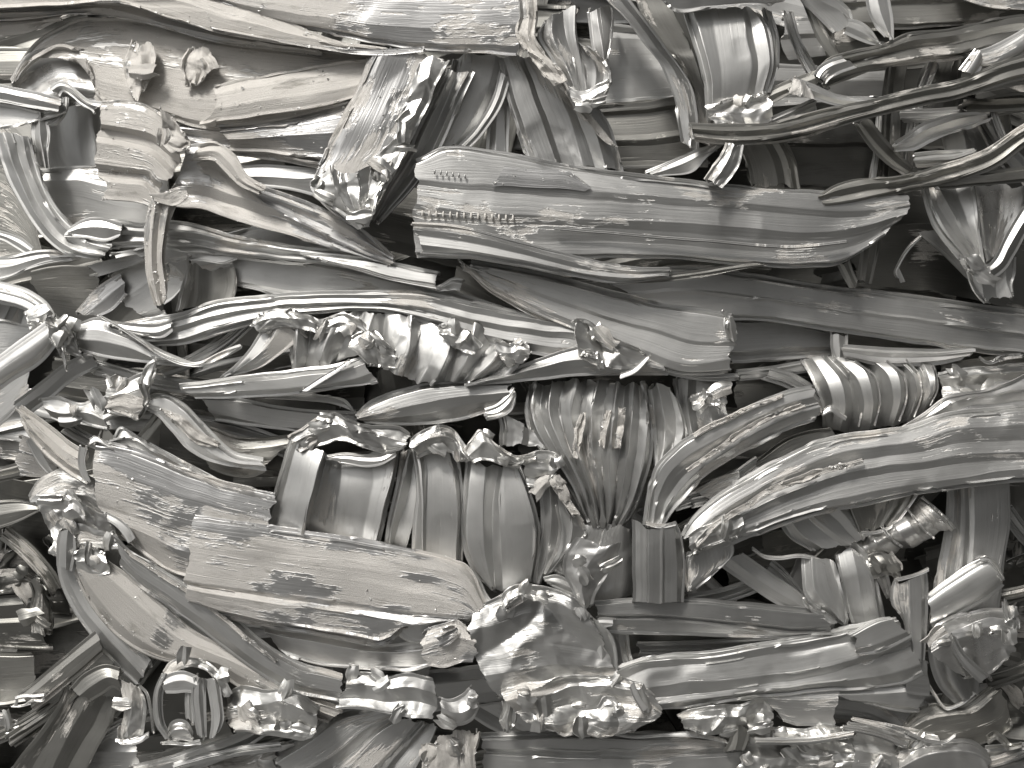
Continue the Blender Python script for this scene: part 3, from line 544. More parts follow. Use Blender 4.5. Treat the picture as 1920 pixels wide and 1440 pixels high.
Sx('box_profile', 'straight narrow box profile at the right edge with a cut left end', 'dull', 92,
   '@-4 1742,326 1820,322 1990,304|@8 1746,334 1820,330 1990,312|@6 1752,350 1830,344 1990,328|@-8 1758,356 1830,350 1990,336', cat='profile', dent=1,
   parts=[('open_end', 'bright', 3, '1740,325 1748,342 1756,356|1746,325 1754,342 1762,356', dict(side=5, step=2.5, dent=0, jag=1))])
Sx('wedge_sheet', 'bright wedge of crushed sheets narrowing downwards at the right edge', 'satin', 52,
   '@-10 1726,346 1736,390 1760,440 1800,488 1836,520|@14 1736,344 1750,390 1776,440 1812,484 1840,518|@-16 1744,344 1762,390 1792,440 1822,482 1842,514|@10 1758,346 1782,390 1808,440 1832,480 1844,508|@-8 1790,350 1806,392 1824,440 1838,480 1846,505|@6 1826,352 1832,392 1838,440 1844,478 1848,502', cat='sheet', arc=12, step=3.6, dent=4,
   parts=[('bright_edge', 'bright', 6, '1726,348 1735,392 1760,442 1796,486|@5 1732,346 1742,390 1768,440 1804,482|1740,346 1750,388 1777,438 1812,478', dict(side=8, dent=1, step=3), 'bright white left edge')])
Sx('curved_sheet', 'glossy curved sheet filling the inside of the wedge at the right edge', 'bright', 10,
   '@0 1828,350 1834,400 1842,450 1850,490|@-22 1870,345 1870,400 1864,450 1858,490|@10 1930,345 1920,400 1900,440 1870,480|@0 1990,345 1960,400 1920,440 1880,480', cat='sheet', curve=True, dent=3)
Sx('bent_strip', 'bent strip forming the right side of the wedge and curling to its tip', 'mill', 84,
   '@0 1990,300 1930,370 1902,410 1880,450 1864,484 1850,496 1820,488|@12 1990,325 1940,386 1914,424 1892,462 1874,496 1850,510 1822,500|@0 1990,350 1950,400 1922,442 1902,480 1880,512 1852,528 1826,514', cat='strip', dent=3)
Sx('crushed_tip', 'rough bright tip where the wedge is pinched together', 'bright', 100,
   '1798,476 1812,484 1838,492 1856,500|@8 1802,494 1818,504 1840,512 1860,512|1812,508 1828,518 1842,526 1862,524', cat='tip', cr=6, cs=20, step=2.4, side=12)
Sx('folded_flap', 'flap hanging below the pinched tip of the wedge', 'satin', 66,
   '@-6 1812,500 1820,530 1834,555 1846,568|@10 1840,520 1842,540 1846,560 1850,568|@-10 1870,510 1866,535 1868,555 1872,562|@8 1886,500 1888,530 1896,552 1898,560|@-8 1904,480 1902,515 1898,540 1900,562', cat='flap', dent=4, step=3)
Sx('smooth_sheet', 'dark tilted panel in the hollow left of the pinched wedge tip', 'mill', -24,
   '1722,438 1760,470 1800,510 1850,560|@8 1750,430 1790,462 1830,500 1870,540|1770,424 1820,460 1850,490 1890,520', cat='sheet')
Sx('thin_strip', 'thin looped bright strip in the dark hollow left of the wedge', 'bright', 4,
   '@-8 1726,440 1702,462 1684,490 1676,512 1682,526|@8 1728,446 1706,468 1689,494 1682,512 1688,524', cat='strip', side=4, dent=1, step=3,
   parts=[('foot', 'bright', 0, '1678,505 1682,514 1686,526|1684,500 1690,512 1696,526', dict(side=4, dent=0, step=3))])
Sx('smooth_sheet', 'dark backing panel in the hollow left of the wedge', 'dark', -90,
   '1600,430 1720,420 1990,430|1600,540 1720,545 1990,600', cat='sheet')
Sx('upright_strip', 'upright dark strip emerging below the rounded end of the big channel', 'dull', 16,
   '@0 1618,440 1612,480 1606,524|@8 1634,440 1628,480 1622,524|1652,440 1646,480 1636,524', cat='strip', dent=2)
Sx('cut_stub', 'short cut stub of channel poking out below the big channel onto the long flat profile', 'dull', 76,
   '@0 1566,492 1578,515 1594,542|@8 1578,490 1590,512 1602,538|@-2 1592,486 1600,508 1610,528', cat='stub', dent=1, side=20)

# ================================================================== middle band
Sx('box_section', 'largest profile: long flattened box section across the right of centre with a rounded right end', 'mill', 96,
   '@-26 784,296 838,276 960,288 1100,314 1250,332 1400,350 1520,358 1600,362 1690,358|@6 783,306 842,284 960,298 1100,324 1250,340 1400,356 1520,364 1600,370 1700,366|@14 782,336 880,344 1000,352 1150,362 1280,372 1400,382 1520,392 1600,396 1704,382|@8 780,346 880,356 1000,366 1150,376 1280,386 1400,394 1520,404 1600,408 1706,388|@18 779,382 880,396 1000,404 1150,414 1280,418 1400,426 1520,436 1600,428 1700,400|@4 778,410 880,416 1000,420 1150,428 1280,436 1400,446 1520,450 1600,444 1690,410|@-2 779,440 880,450 1000,452 1150,452 1280,460 1400,470 1520,474 1600,462 1672,424|@4 780,474 880,476 1000,478 1150,476 1280,480 1400,490 1520,492 1590,482 1660,440|@-20 781,484 880,484 1000,486 1150,484 1280,487 1400,498 1520,500 1580,492 1650,446',
   cat='box section', dz=.34, dent=4, ds=120, st=1.0, side=50, step=4, jag=4,
   parts=[('scraped_patch', 'scuffed', 12, '@0 950,312 1020,318 1070,324 1105,350|@2 940,330 1010,334 1070,340 1108,356|@0 930,350 1000,352 1060,354 1100,360', dict(side=0, th=1.5, dent=1, jag=6, wob=4, step=3)),
     ('bead', 'mill', 17, '1040,426 1200,440 1350,452 1480,462 1590,452|1040,429 1200,443 1350,455 1480,465 1590,455', dict(side=3, dent=0, step=5))])
def nubs(o, mat, d, x0, y0, x1, y1, n_, r):
    bmh = bmesh.new()
    for i in range(n_):
        f = i/(n_-1); x = x0+(x1-x0)*f; y = y0+(y1-y0)*f; p = to_world(np.array([x, y, d]))
        q = bmesh.ops.create_icosphere(bmh, subdivisions=2, radius=r*S)['verts']
        for v in q: v.co = Vector((v.co.x*.55, v.co.y*.5, v.co.z*1.5)) + Vector(p)
    me = bpy.data.meshes.new('punched_row'); bmh.to_mesh(me); bmh.free(); me.materials.append(M[mat])
    for p in me.polygons: p.use_smooth = True
    link('punched_row', me, o)
box = bpy.data.objects['box_section']
nubs(box, 'mill', 106, 792, 400, 962, 409, 14, 4.0); nubs(box, 'mill', 108, 815, 322, 872, 331, 6, 3.2)
Sx('cross_channel', 'slim ribbed channel lying diagonally over the lower left of the box section and tapering right', 'mill', 122,
   '@-8 776,418 860,424 960,448 1040,468 1110,486 1180,500 1250,502|@8 778,428 860,438 960,460 1040,482 1110,498 1180,508 1250,507|@2 782,440 860,452 960,472 1040,492 1100,506 1180,514 1250,511|@10 784,458 860,468 960,484 1040,500 1100,514 1180,521 1250,516|@-6 786,478 860,482 950,494 1030,510 1100,524 1160,531 1250,522',
   cat='channel', dent=3, st=1.5, jag=5, side=20, parts=[('tail', 'dull', -16, '1150,520 1220,517 1300,507 1370,497 1420,494|@4 1152,526 1220,524 1300,514 1380,502 1430,496|1156,533 1230,530 1310,521 1400,503 1440,497', dict(dent=1, side=14))])
Sx('long_profile', 'long flat profile with raised lines running off the right edge below the box section', 'mill', 34,
   '@-10 1140,520 1260,500 1400,512 1560,536 1700,552 1830,570 1990,590|@8 1150,530 1270,510 1400,522 1560,546 1700,562 1830,580 1990,600|@8 1180,548 1280,540 1400,552 1560,574 1700,592 1830,610 1990,630|@14 1190,552 1290,546 1400,556 1560,578 1700,596 1830,614 1990,634|@8 1200,560 1300,552 1400,562 1560,584 1700,602 1830,620 1990,640|@6 1240,590 1320,588 1420,592 1560,612 1700,632 1830,652 1990,664|@-10 1250,602 1330,600 1430,602 1560,622 1700,642 1830,660 1990,672',
   cat='profile', dent=3, ds=160, st=.9)
Sx('flat_sheet', 'flat grey panel below the long flat profile, beside the ragged end of the slanting profile', 'mill', -10,
   '@0 1360,606 1450,605 1570,625|@6 1370,660 1450,655 1580,650|@-12 1372,668 1450,664 1580,658|@0 1374,682 1450,676 1580,668', cat='sheet', dent=3)
Sx('torn_stub', 'grey upright stub with a torn foot under the long flat profile', 'mill', 26,
   '1556,616 1556,650 1566,680|@8 1572,618 1574,650 1576,686|1590,622 1590,650 1588,680', cat='stub', dent=2, jag=7)
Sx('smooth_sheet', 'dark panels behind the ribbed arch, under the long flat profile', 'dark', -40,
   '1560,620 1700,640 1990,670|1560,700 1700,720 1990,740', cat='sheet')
Sx('ribbed_arch', 'bright ribbed flat arch beneath the long flat profile at the right', 'bright', 52,
   '@-4 1584,646 1640,650 1700,652 1760,654 1822,652|@10 1584,654 1640,660 1700,662 1760,662 1822,657|@0 1586,660 1640,668 1700,670 1760,668 1820,661|@10 1590,668 1640,678 1700,680 1760,676 1814,667|@-6 1598,674 1640,684 1700,687 1760,684 1806,674', cat='arch', dent=1, step=3)
Sx('slanting_profile', 'broad smooth profile slanting down right of centre with a ragged right end', 'mill', 78,
   '@-22 888,488 960,500 1050,518 1150,545 1240,568 1320,578 1368,588|@8 884,496 950,508 1046,528 1148,556 1240,578 1320,590 1372,600|@12 876,500 946,524 1040,560 1140,594 1230,618 1310,640 1384,640|@4 874,504 944,529 1038,566 1138,600 1228,624 1308,646 1384,648|@10 868,500 930,538 1020,580 1110,616 1200,652 1290,682 1376,672|@-4 864,496 924,544 1010,590 1096,626 1190,664 1280,694 1366,692|@-26 862,494 922,548 1008,596 1092,632 1186,670 1276,700 1362,700',
   cat='profile', dz=.45, dent=3, ds=130, st=.9, jag=8, side=40, parts=[('crushed_corner', 'bright', 14, '1352,582 1362,600 1372,622|@6 1362,580 1374,600 1384,624', dict(cr=6, cs=16, step=2.3, side=10, dent=0))])
Sx('thin_channel', 'thin dark channel following the lower edge of the slanting profile', 'mill', 62,
   '@-4 1092,600 1150,640 1230,674 1310,700 1382,700|@8 1090,608 1150,650 1230,684 1310,706 1384,706|@-6 1092,622 1146,660 1220,692 1300,712 1378,714', cat='channel', dent=2)
Sx('smooth_sheet', 'smooth pale panel with a cut left end above the long arching profile', 'satin', 28,
   '@-16 446,474 560,484 680,504 800,530 900,560 1010,596|@8 444,482 560,494 680,516 800,544 900,572 1010,604|@8 440,526 560,546 680,556 800,566 900,590 1010,622|@0 440,534 560,560 680,572 800,580 900,600 1010,630', cat='sheet', dz=.4, dent=3, ds=130, st=.7)
Sx('folded_strip', 'strip with a bright white lower fold and open end above the pale panel', 'satin', 70,
   '@-10 560,470 640,478 720,488 790,502 820,508|@8 570,478 650,486 730,498 790,512 822,516|@14 590,484 660,498 736,518 790,528 816,532|@-4 610,488 670,506 740,526 790,538 812,544', cat='strip', dent=1,
   parts=[('white_edge', 'bright', 8, '600,486 660,501 735,521 812,534|@6 610,490 668,506 740,527 812,541', dict(side=4, dent=0), 'bright white lower edge'),
          ('torn_tail', 'satin', 2, '812,540 830,530 848,520 868,524|@8 812,544 834,536 850,530 868,534|816,546 836,545 852,544 864,548', dict(cr=3, cs=20, step=2.8, side=8))])
Sx('gap_strip', 'dark narrow strip deep between the slanting profile and the pale panel', 'dull', -30,
   '860,500 940,540 1010,580 1090,610|@6 850,520 930,560 1000,600 1080,630|840,540 920,575 990,610 1070,640', cat='strip')
Sx('arching_profile', 'long arching ribbed profile spanning from the left to the centre', 'mill', 70,
   '@-12 176,612 260,600 330,588 400,566 480,556 580,546 700,545 800,548 900,568 1000,590 1088,602|@10 178,618 260,608 330,596 400,574 480,563 580,553 700,552 800,556 900,578 1000,598 1090,610|@4 180,622 260,616 330,602 400,582 480,570 580,560 700,560 800,566 900,590 1000,606 1092,618|@12 182,628 260,624 330,612 400,592 480,578 580,568 700,568 800,578 900,602 1000,618 1092,626|@-2 184,634 260,630 330,622 400,600 480,584 580,575 700,572 800,586 900,612 1000,628 1090,638|@6 190,640 270,640 340,634 410,612 490,594 590,582 700,578 800,596 900,626 1000,645 1080,656|@-14 200,650 280,648 350,644 420,622 500,600 600,588 700,584 790,604 890,640 1000,664 1070,672',
   cat='profile', dent=4, st=1.6, step=4, side=34, parts=[('bright_bend', 'bright', 13, '200,600 250,606 300,606 322,600|@5 205,610 250,620 300,622 322,612|230,620 270,630 310,632 324,622', dict(side=6, dent=2), 'glossy white bend')])
Sx('bright_tube', 'brilliant white polished tube coming in from the left edge', 'bright', 112,
   '@-26 -60,700 0,664 50,628 92,596|@-4 -60,716 0,676 56,638 100,604|@6 -60,736 0,690 64,648 108,612|@-4 -60,758 10,706 76,662 114,622|@-26 -60,776 16,722 84,676 118,634', cat='tube', curve=True, dent=2,
   parts=[('torn_end', 'foil', 4, '92,590 106,600 124,612 138,634|@8 88,606 104,620 116,636 126,652|96,640 108,650 118,668 122,690', dict(cr=10, cs=24, step=2.4, side=10))])
Sx('bent_tube', 'grey tube bending down at the left edge above the white tube', 'satin', 70,
   '@-16 -60,520 10,530 60,545 92,570 106,592|@4 -60,532 10,540 56,556 86,580 100,600|@8 -60,546 6,556 50,570 78,592 90,606|@-14 -60,560 0,570 46,582 70,600 80,618', cat='tube', curve=True, dent=2,
   parts=[('flange', 'satin', 10, '-60,538 0,546 60,566 94,596|@6 -60,552 0,562 50,578 86,606', dict(side=6, dent=1))])
Sx('torn_offcut', 'small torn curls beside the upper end of the white tube', 'foil', 86,
   '40,584 56,588 80,590 86,604|@8 44,600 60,604 78,606 84,618|52,612 66,618 78,620 84,626', cat='offcut', cr=9, cs=18, step=2.3, side=8)
Sx('smooth_sheet', 'grey panel at the left edge behind the white tube', 'mill', -10,
   '-60,590 0,600 60,610|-60,700 0,690 60,660|-60,820 0,800 50,740', cat='sheet')
Sx('dark_strip', 'dark strip below the white tube at the left', 'mill', 44,
   '30,750 70,720 110,690 160,660|@8 44,762 84,734 124,700 172,672|60,775 96,748 134,716 184,690', cat='strip', jag=8)
Sx('cone_sheet', 'leaf shaped conical sheet under the left part of the arching profile', 'satin', 82,
   '@-10 142,606 180,596 230,612 290,648 372,684|@16 140,620 180,618 232,632 290,662 372,685|@20 140,634 180,640 234,650 290,672 372,686|@-8 142,654 184,668 236,676 290,682 370,688', cat='sheet', dent=3)
Sx('thin_ribbon', 'thin ribbon looping from the arching profile down and up to the pale facets', 'mill', 100,
   '@0 188,592 220,608 260,634 300,662 340,678 372,680 410,664 450,646|@6 190,598 224,616 264,642 304,670 344,686 376,687 414,672 452,652', cat='ribbon', side=6, dent=1)
Sx('crumpled_offcut', 'small shiny crumpled end left of the conical sheet', 'foil', 92,
   '106,592 126,600 140,606 142,620|@8 104,620 122,626 138,640 150,660|110,650 126,660 144,668 158,676', cat='offcut', cr=9, cs=22, step=2.4, side=12)
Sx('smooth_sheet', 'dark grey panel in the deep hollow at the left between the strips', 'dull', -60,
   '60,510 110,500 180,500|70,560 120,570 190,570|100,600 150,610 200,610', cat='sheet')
Sx('shard', 'grey flat shard lying under the bundles at the left', 'mill', 26,
   '160,498 200,488 256,476|170,506 210,500 262,484|180,520 220,508 270,490', cat='shard', dent=1)
Sx('shard', 'bluish smooth shard leaning against the hooked upright', 'satin', 6,
   '204,512 240,486 272,480|@10 230,560 262,540 290,520|@10 262,590 280,584 300,576|280,600 300,596 312,590', cat='shard', dent=3)
Sx('shard', 'dusty narrow shard rising to the right in the hollow at the left', 'scuffed', 18,
   '140,586 180,540 216,515|@6 160,590 196,560 228,535|180,596 214,580 240,552', cat='shard', dent=1)
Sx('shard', 'pale pointed shard to the right of the hooked upright', 'satin', 4,
   '312,490 330,500 350,520|318,530 334,530 345,525|310,570 325,560 342,540', cat='shard', dent=1)
Sx('cup_offcut', 'dark cup shaped offcut with a bright left rim above the arching profile', 'dull', 44,
   '@-8 352,486 348,520 338,555 330,582|@-2 366,492 366,525 362,555 356,580|@-22 400,500 402,530 400,550 396,574|@-4 440,506 444,530 440,552 430,566', cat='offcut', curve=True, dent=5,
   parts=[('rim', 'bright', 8, '350,484 346,520 336,552 330,580|354,484 351,521 341,554 335,581', dict(side=4, cr=2, cs=14, step=2.5, dent=0), 'ragged bright rim'),
          ('top_lip', 'mill', 6, '350,482 380,478 420,476 445,474|@4 352,488 382,490 420,494 444,486', dict(side=6, dent=1))])
# accordion row under the arching profile
Sx('folded_facet', 'pale triangular facet at the left of the accordion row', 'satin', 78,
   '@-8 505,590 470,650 440,685 416,704|@16 530,600 500,650 450,690 418,706|@-4 566,630 530,662 480,692 424,707', cat='sheet', dent=2, parts=[
   ('crumpled_rim', 'foil', 10, '470,610 490,590 525,582 550,590|@8 480,620 505,604 535,600 565,620|500,625 520,615 545,615 572,632', dict(cr=10, cs=26, step=2.5, side=10))])
Sx('accordion_profile', 'accordion folded profile of upright bright pleats under the arching profile', 'satin', 74,
   '@-12 540,620 542,650 546,685|@10 560,592 556,640 552,686|@-14 590,598 580,640 572,690|@8 630,590 612,640 596,690|@-10 672,584 650,630 630,684|@14 700,588 690,620 684,660|@-14 722,590 716,640 690,690|@12 765,596 745,640 728,690|@16 770,590 768,650 752,700|@-10 790,600 780,650 758,708|@8 835,612 815,660 790,718|@14 850,620 838,668 812,722|@-14 868,624 852,668 832,716|@16 890,610 878,668 852,712|@-6 925,640 900,672 870,714|@14 945,640 925,675 882,716|@-14 960,660 950,680 910,715|@10 990,645 985,668 945,712',
   cat='profile', dz=.95, arc=12, sh=3, step=2.9, sm=1.2, crimp=0, ends=10, dent=2, st=.4, side=16,
   parts=[('crumpled_edge', 'foil', 14, '470,598 510,584 560,588 600,598 650,590 690,610 720,640|@10 480,612 520,600 565,606 610,614 655,606 690,625 722,655|500,618 530,612 570,622 620,626 660,622 694,640 720,668', dict(cr=13, cs=28, step=2.4, side=12, wob=7), 'crumpled upper edge'),
          ('crumpled_edge', 'foil', 22, '660,630 690,620 710,640 740,660|@10 656,648 690,642 712,665 744,668|690,680 700,684 715,690 740,690', dict(cr=12, cs=30, step=2.4, side=12, wob=5)),
          ('crumpled_edge', 'foil', 20, '820,612 850,606 880,622 900,640|@8 822,628 850,630 876,642 890,658|830,642 850,650 866,656 880,668', dict(cr=11, cs=20, step=2.3, side=12, wob=5)),
          ('crumpled_edge', 'bright', 20, '925,640 950,644 975,640 995,650|@8 930,656 955,660 975,655 992,662|940,676 960,684 980,680 985,672', dict(cr=9, cs=24, step=2.4, side=12, wob=5))])
Sx('fallen_strip', 'smooth strip with a bright belly lying below the accordion row, left half', 'satin', 92,
   '@-10 340,720 420,708 500,700 580,690 640,682 682,668|@14 346,728 430,718 510,712 590,702 650,694 690,680|@10 356,738 440,734 520,730 600,722 660,712 696,700|@-12 370,748 450,746 530,742 610,732 680,722 712,716', cat='strip', dent=3,
   parts=[('torn_flange', 'scuffed', 14, '560,735 600,708 630,690 650,676|@5 575,735 612,712 640,694 662,678', dict(side=6, dent=1))])
Sx('white_sheet', 'smooth white panel tucked under the bright bellied strip', 'satin', 20,
   '@-10 375,742 440,744 520,760 600,768 680,772|@4 380,750 440,752 520,768 600,776 680,782|@0 395,775 450,785 520,800 600,806 640,812|@-8 400,790 450,796 520,806 580,812 640,816', cat='sheet', dent=1, ds=200, st=.4, parts=[('upper_flange', 'satin', 16, '560,732 610,742 650,750 664,768|@4 500,746 580,752 640,762 668,774', dict(side=8, dent=1))])
Sx('shell_profile', 'dark shell shaped profile with a glossy right end in the centre left', 'mill', 66,
   '@-16 664,780 700,748 760,726 830,716 900,712 952,712|@12 668,782 712,756 770,736 840,726 900,722 956,722|@20 672,784 730,770 790,756 850,746 905,740 958,736|@8 676,788 740,782 800,774 860,762 910,752 955,748|@-16 684,794 750,796 810,796 870,786 915,772 945,762', cat='profile', dent=3, side=34,
   parts=[('open_end', 'bright', 8, '902,770 930,760 950,742 962,724|@8 905,778 934,772 955,754 966,734|915,786 938,782 960,768 968,742', dict(side=10, dent=2, step=3), 'glossy white end')])
Sx('leaf_profile', 'long leaf shaped profile below the slanting profile, pinched in the middle', 'mill', 82,
   '@-8 868,722 930,702 1000,676 1060,655 1100,648 1160,655 1240,680|@14 872,722 940,708 1010,690 1070,676 1120,675 1170,680 1240,692|@-8 878,724 950,718 1020,712 1080,706 1130,704 1190,704 1250,704', cat='profile', dent=4)
Sx('crumpled_cluster', 'shiny crumpled cluster at the right end of the arching profile', 'foil', 104,
   '@0 1072,600 1100,604 1130,625 1160,645 1205,662|@12 1074,630 1100,640 1130,655 1165,668 1210,680|@0 1088,668 1110,680 1140,690 1170,695 1205,690', cat='cluster', cr=15, cs=36, step=2.5, side=14, wob=5,
   parts=[('bright_fold', 'bright', 12, '1085,668 1100,655 1120,662 1122,690|@6 1095,670 1108,668 1126,676 1134,692', dict(cr=5, cs=18, step=2.4, side=8)),
          ('bent_tongue', 'bright', 10, '1164,700 1185,692 1204,676 1214,668|@4 1170,708 1190,700 1208,684 1216,674', dict(side=6, dent=0, step=2.6))])
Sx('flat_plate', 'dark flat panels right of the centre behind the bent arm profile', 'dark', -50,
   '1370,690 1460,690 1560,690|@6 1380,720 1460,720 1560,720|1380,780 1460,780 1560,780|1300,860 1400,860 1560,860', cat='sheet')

# ================================================================== lower half, right side
Sx('accordion_profile', 'tall accordion profile of many narrow flutes fanning down to a point, in the centre', 'satin', 58,
   '@-20 992,720 984,772 1000,825 1036,872 1066,915 1088,955 1104,990|@8 1004,715 998,772 1018,825 1050,872 1076,915 1093,955 1107,990|@-12 1018,720 1014,772 1034,825 1062,872 1084,915 1098,955 1110,990|@12 1034,715 1030,772 1048,825 1072,872 1092,915 1104,955 1114,990|@-8 1056,720 1050,772 1062,825 1082,872 1099,915 1110,955 1118,990|@14 1080,715 1070,772 1078,825 1092,872 1106,915 1116,955 1122,990|@-12 1100,720 1088,772 1093,825 1103,872 1114,915 1122,955 1126,990|@12 1122,715 1110,772 1110,825 1116,872 1123,915 1128,955 1130,990|@-14 1140,720 1130,772 1126,825 1129,872 1132,915 1135,955 1134,990|@14 1158,715 1150,772 1145,825 1144,872 1144,915 1143,955 1138,990|@-12 1172,720 1168,772 1163,825 1159,872 1155,915 1150,955 1142,990|@12 1188,715 1186,772 1180,825 1174,872 1167,915 1158,955 1147,990|@-8 1198,720 1199,772 1196,825 1189,872 1180,915 1168,955 1152,990|@8 1206,715 1214,772 1213,825 1206,872 1194,915 1179,955 1158,990|@-20 1212,720 1224,772 1226,825 1220,872 1206,915 1190,955 1166,990',
   cat='profile', dz=.8, arc=26, step=2.9, sm=1.1, dent=3, st=.5, ends=8, parts=[('torn_ridge', 'dusty', 20, '1088,780 1080,800 1076,830 1074,860|1098,780 1094,805 1088,830 1082,862', dict(cr=5, cs=14, step=2.3, side=8)),
     ('torn_ridge', 'dusty', 20, '1136,770 1128,800 1124,840|1146,772 1140,802 1132,842', dict(cr=5, cs=14, step=2.3, side=8)), ('torn_ridge', 'dusty', 20, '1160,760 1158,800 1152,840|1172,762 1170,800 1162,842', dict(cr=5, cs=14, step=2.3, side=8))])
Sx('shell_offcut', 'shell shaped curled sheet just right of the central fluted profile', 'satin', 40,
   '@-8 1216,728 1222,770 1226,820 1230,870|@12 1234,722 1244,770 1246,820 1240,862|@-4 1256,730 1266,775 1266,820 1256,856|@8 1268,745 1278,785 1280,820 1270,850|@-16 1276,760 1286,795 1290,825 1280,848', cat='offcut', dent=5, cr=4, cs=34, step=3)
Sx('folded_sheet', 'narrow folded sheet behind the shell shaped one, under the slanting profile', 'mill', 24,
   '@-8 1262,712 1268,760 1272,820|@8 1290,708 1290,760 1300,830|@-4 1306,710 1304,760 1316,826|@8 1340,714 1330,760 1340,810|1360,718 1360,760 1370,790', cat='sheet', dent=5, ends=6)
Sx('swarf_curls', 'tiny bright tangle of curled shavings right of the central fluted profile', 'bright', 64,
   '1298,746 1316,738 1336,736 1356,744|@6 1302,752 1320,746 1338,746 1358,756|1310,760 1324,756 1340,758 1352,766', cat='shavings', cr=12, cs=12, step=1.8, side=2, th=2, cxy=.8)
Sx('crumpled_offcut', 'small crumpled cap with a bright left face beside the foot of the dark shell profile', 'satin', 62,
   '@-6 934,782 940,800 938,830|@12 944,780 950,805 948,836|@14 980,794 982,815 978,838|@-4 990,800 992,822 990,840|@10 1010,806 1016,825 1020,842|@-8 1030,830 1040,838 1044,846', cat='cap', cr=5, cs=24, step=2.6, side=20)
# bent arm
Sx('bent_arm_profile', 'bent arm shaped profile with a bright elbow and torn dusty edges, right of centre', 'satin', 98,
   '@-24 1206,984 1214,930 1226,880 1262,838 1330,798 1400,762 1470,734 1528,720|@8 1216,984 1222,930 1236,884 1270,846 1336,806 1404,772 1472,744 1530,730|@12 1226,985 1234,934 1250,894 1284,860 1344,824 1410,788 1476,758 1532,742|@0 1238,986 1246,944 1266,910 1300,876 1354,840 1416,802 1480,772 1534,756|@4 1240,988 1252,950 1276,920 1308,886 1360,848 1420,810 1484,780 1536,764|@-10 1242,990 1262,960 1290,928 1320,896 1370,862 1430,830 1490,800 1522,788',
   cat='profile', dent=4, jag=6, step=3.6, parts=[('torn_edge', 'dusty', 16, '1290,874 1340,842 1400,800 1450,775 1500,756|1294,880 1345,849 1404,807 1454,781 1504,762', dict(cr=3, cs=10, step=2.3, side=6, wob=4)),
     ('torn_edge', 'dusty', 10, '1300,812 1350,786 1410,760 1470,738|1304,818 1354,792 1413,766 1472,743', dict(cr=3, cs=10, step=2.3, side=6, wob=4))])
Sx('inner_sheet', 'dark flat facets visible under the bent arm profile', 'dull', 30,
   '@-6 1300,910 1360,890 1420,860 1480,820 1560,800|@8 1310,930 1370,910 1430,880 1500,850 1570,830|1330,960 1380,940 1440,910 1520,880 1580,860', cat='sheet', dent=3)
Sx('crossing_strip', 'small strip with a ragged bright edge under the bent arm profile', 'mill', 50,
   '1306,918 1340,898 1380,884|@6 1316,930 1350,916 1392,910|1350,940 1372,934 1400,930', cat='strip', jag=8, dent=3)
# great sweeping profile
Sx('sweeping_profile', 'great sweeping profile curving from lower centre up to the right edge with scraped ridges', 'mill', 104,
   '@-30 1278,1000 1300,966 1340,930 1400,892 1480,850 1560,818 1640,806 1700,800 1780,772 1860,764 1990,752|@8 1284,1006 1308,974 1350,938 1408,902 1486,860 1566,828 1644,816 1704,810 1784,784 1862,776 1990,764|@18 1290,1012 1320,984 1366,950 1424,916 1496,880 1576,848 1650,836 1710,830 1790,806 1866,800 1990,792|@6 1294,1016 1328,992 1376,962 1434,930 1504,898 1584,868 1654,856 1716,850 1796,832 1870,828 1990,824|@16 1298,1020 1334,998 1386,970 1444,940 1512,912 1590,886 1660,874 1722,868 1800,854 1872,850 1990,846|@2 1300,1024 1338,1004 1392,978 1450,950 1518,924 1596,900 1664,888 1728,880 1804,868 1874,864 1990,860|@10 1302,1030 1344,1014 1400,992 1456,970 1524,946 1600,930 1668,916 1732,906 1808,896 1876,884 1990,876|@-2 1304,1036 1350,1022 1404,1002 1462,980 1530,958 1604,942 1672,926 1736,918 1812,908 1878,900 1990,890|@-30 1306,1042 1352,1028 1408,1008 1464,988 1532,966 1606,950 1674,934 1738,924 1814,914 1880,906 1990,898',
   cat='profile', dz=.46, dent=5, ds=90, st=1.2, step=3.8, jag=5, ends=4, parts=[
    ('scraped_edge', 'dusty', 20, '1306,1012 1360,966 1420,930 1480,900 1540,880 1620,860|1310,1022 1366,974 1426,940 1486,910 1544,890 1624,866', dict(cr=3, cs=12, step=2.4, side=5, wob=5)),
    ('crushed_end', 'foil', 16, '1288,1004 1310,990 1350,976 1390,962|@8 1290,1024 1316,1010 1352,1000 1392,984|1292,1046 1320,1030 1350,1020 1380,1008', dict(cr=8, cs=24, step=2.4, side=14), 'bright crushed end')])
Sx('folded_fin', 'dark folded fin hanging from the left end of the sweeping profile', 'mill', 92,
   '@-8 1286,1040 1282,1064 1284,1090 1290,1106|@10 1300,1044 1300,1070 1296,1090 1293,1106|@4 1326,1034 1330,1064 1316,1086 1298,1106|@-6 1370,1004 1374,1040 1340,1076 1306,1104', cat='fin', dent=3, step=3)
Sx('bright_flange', 'bright bent flange above the right half of the sweeping profile', 'bright', 84,
   '@-6 1680,806 1730,776 1776,744 1800,738 1860,728 1890,716 1925,700|@10 1686,808 1740,784 1786,756 1806,748 1864,742 1900,732 1990,722|@-4 1696,806 1750,790 1794,770 1814,762 1870,758 1910,752 1990,746|@4 1706,808 1760,798 1802,782 1824,776 1880,770 1920,766 1990,760', cat='flange', dent=3)
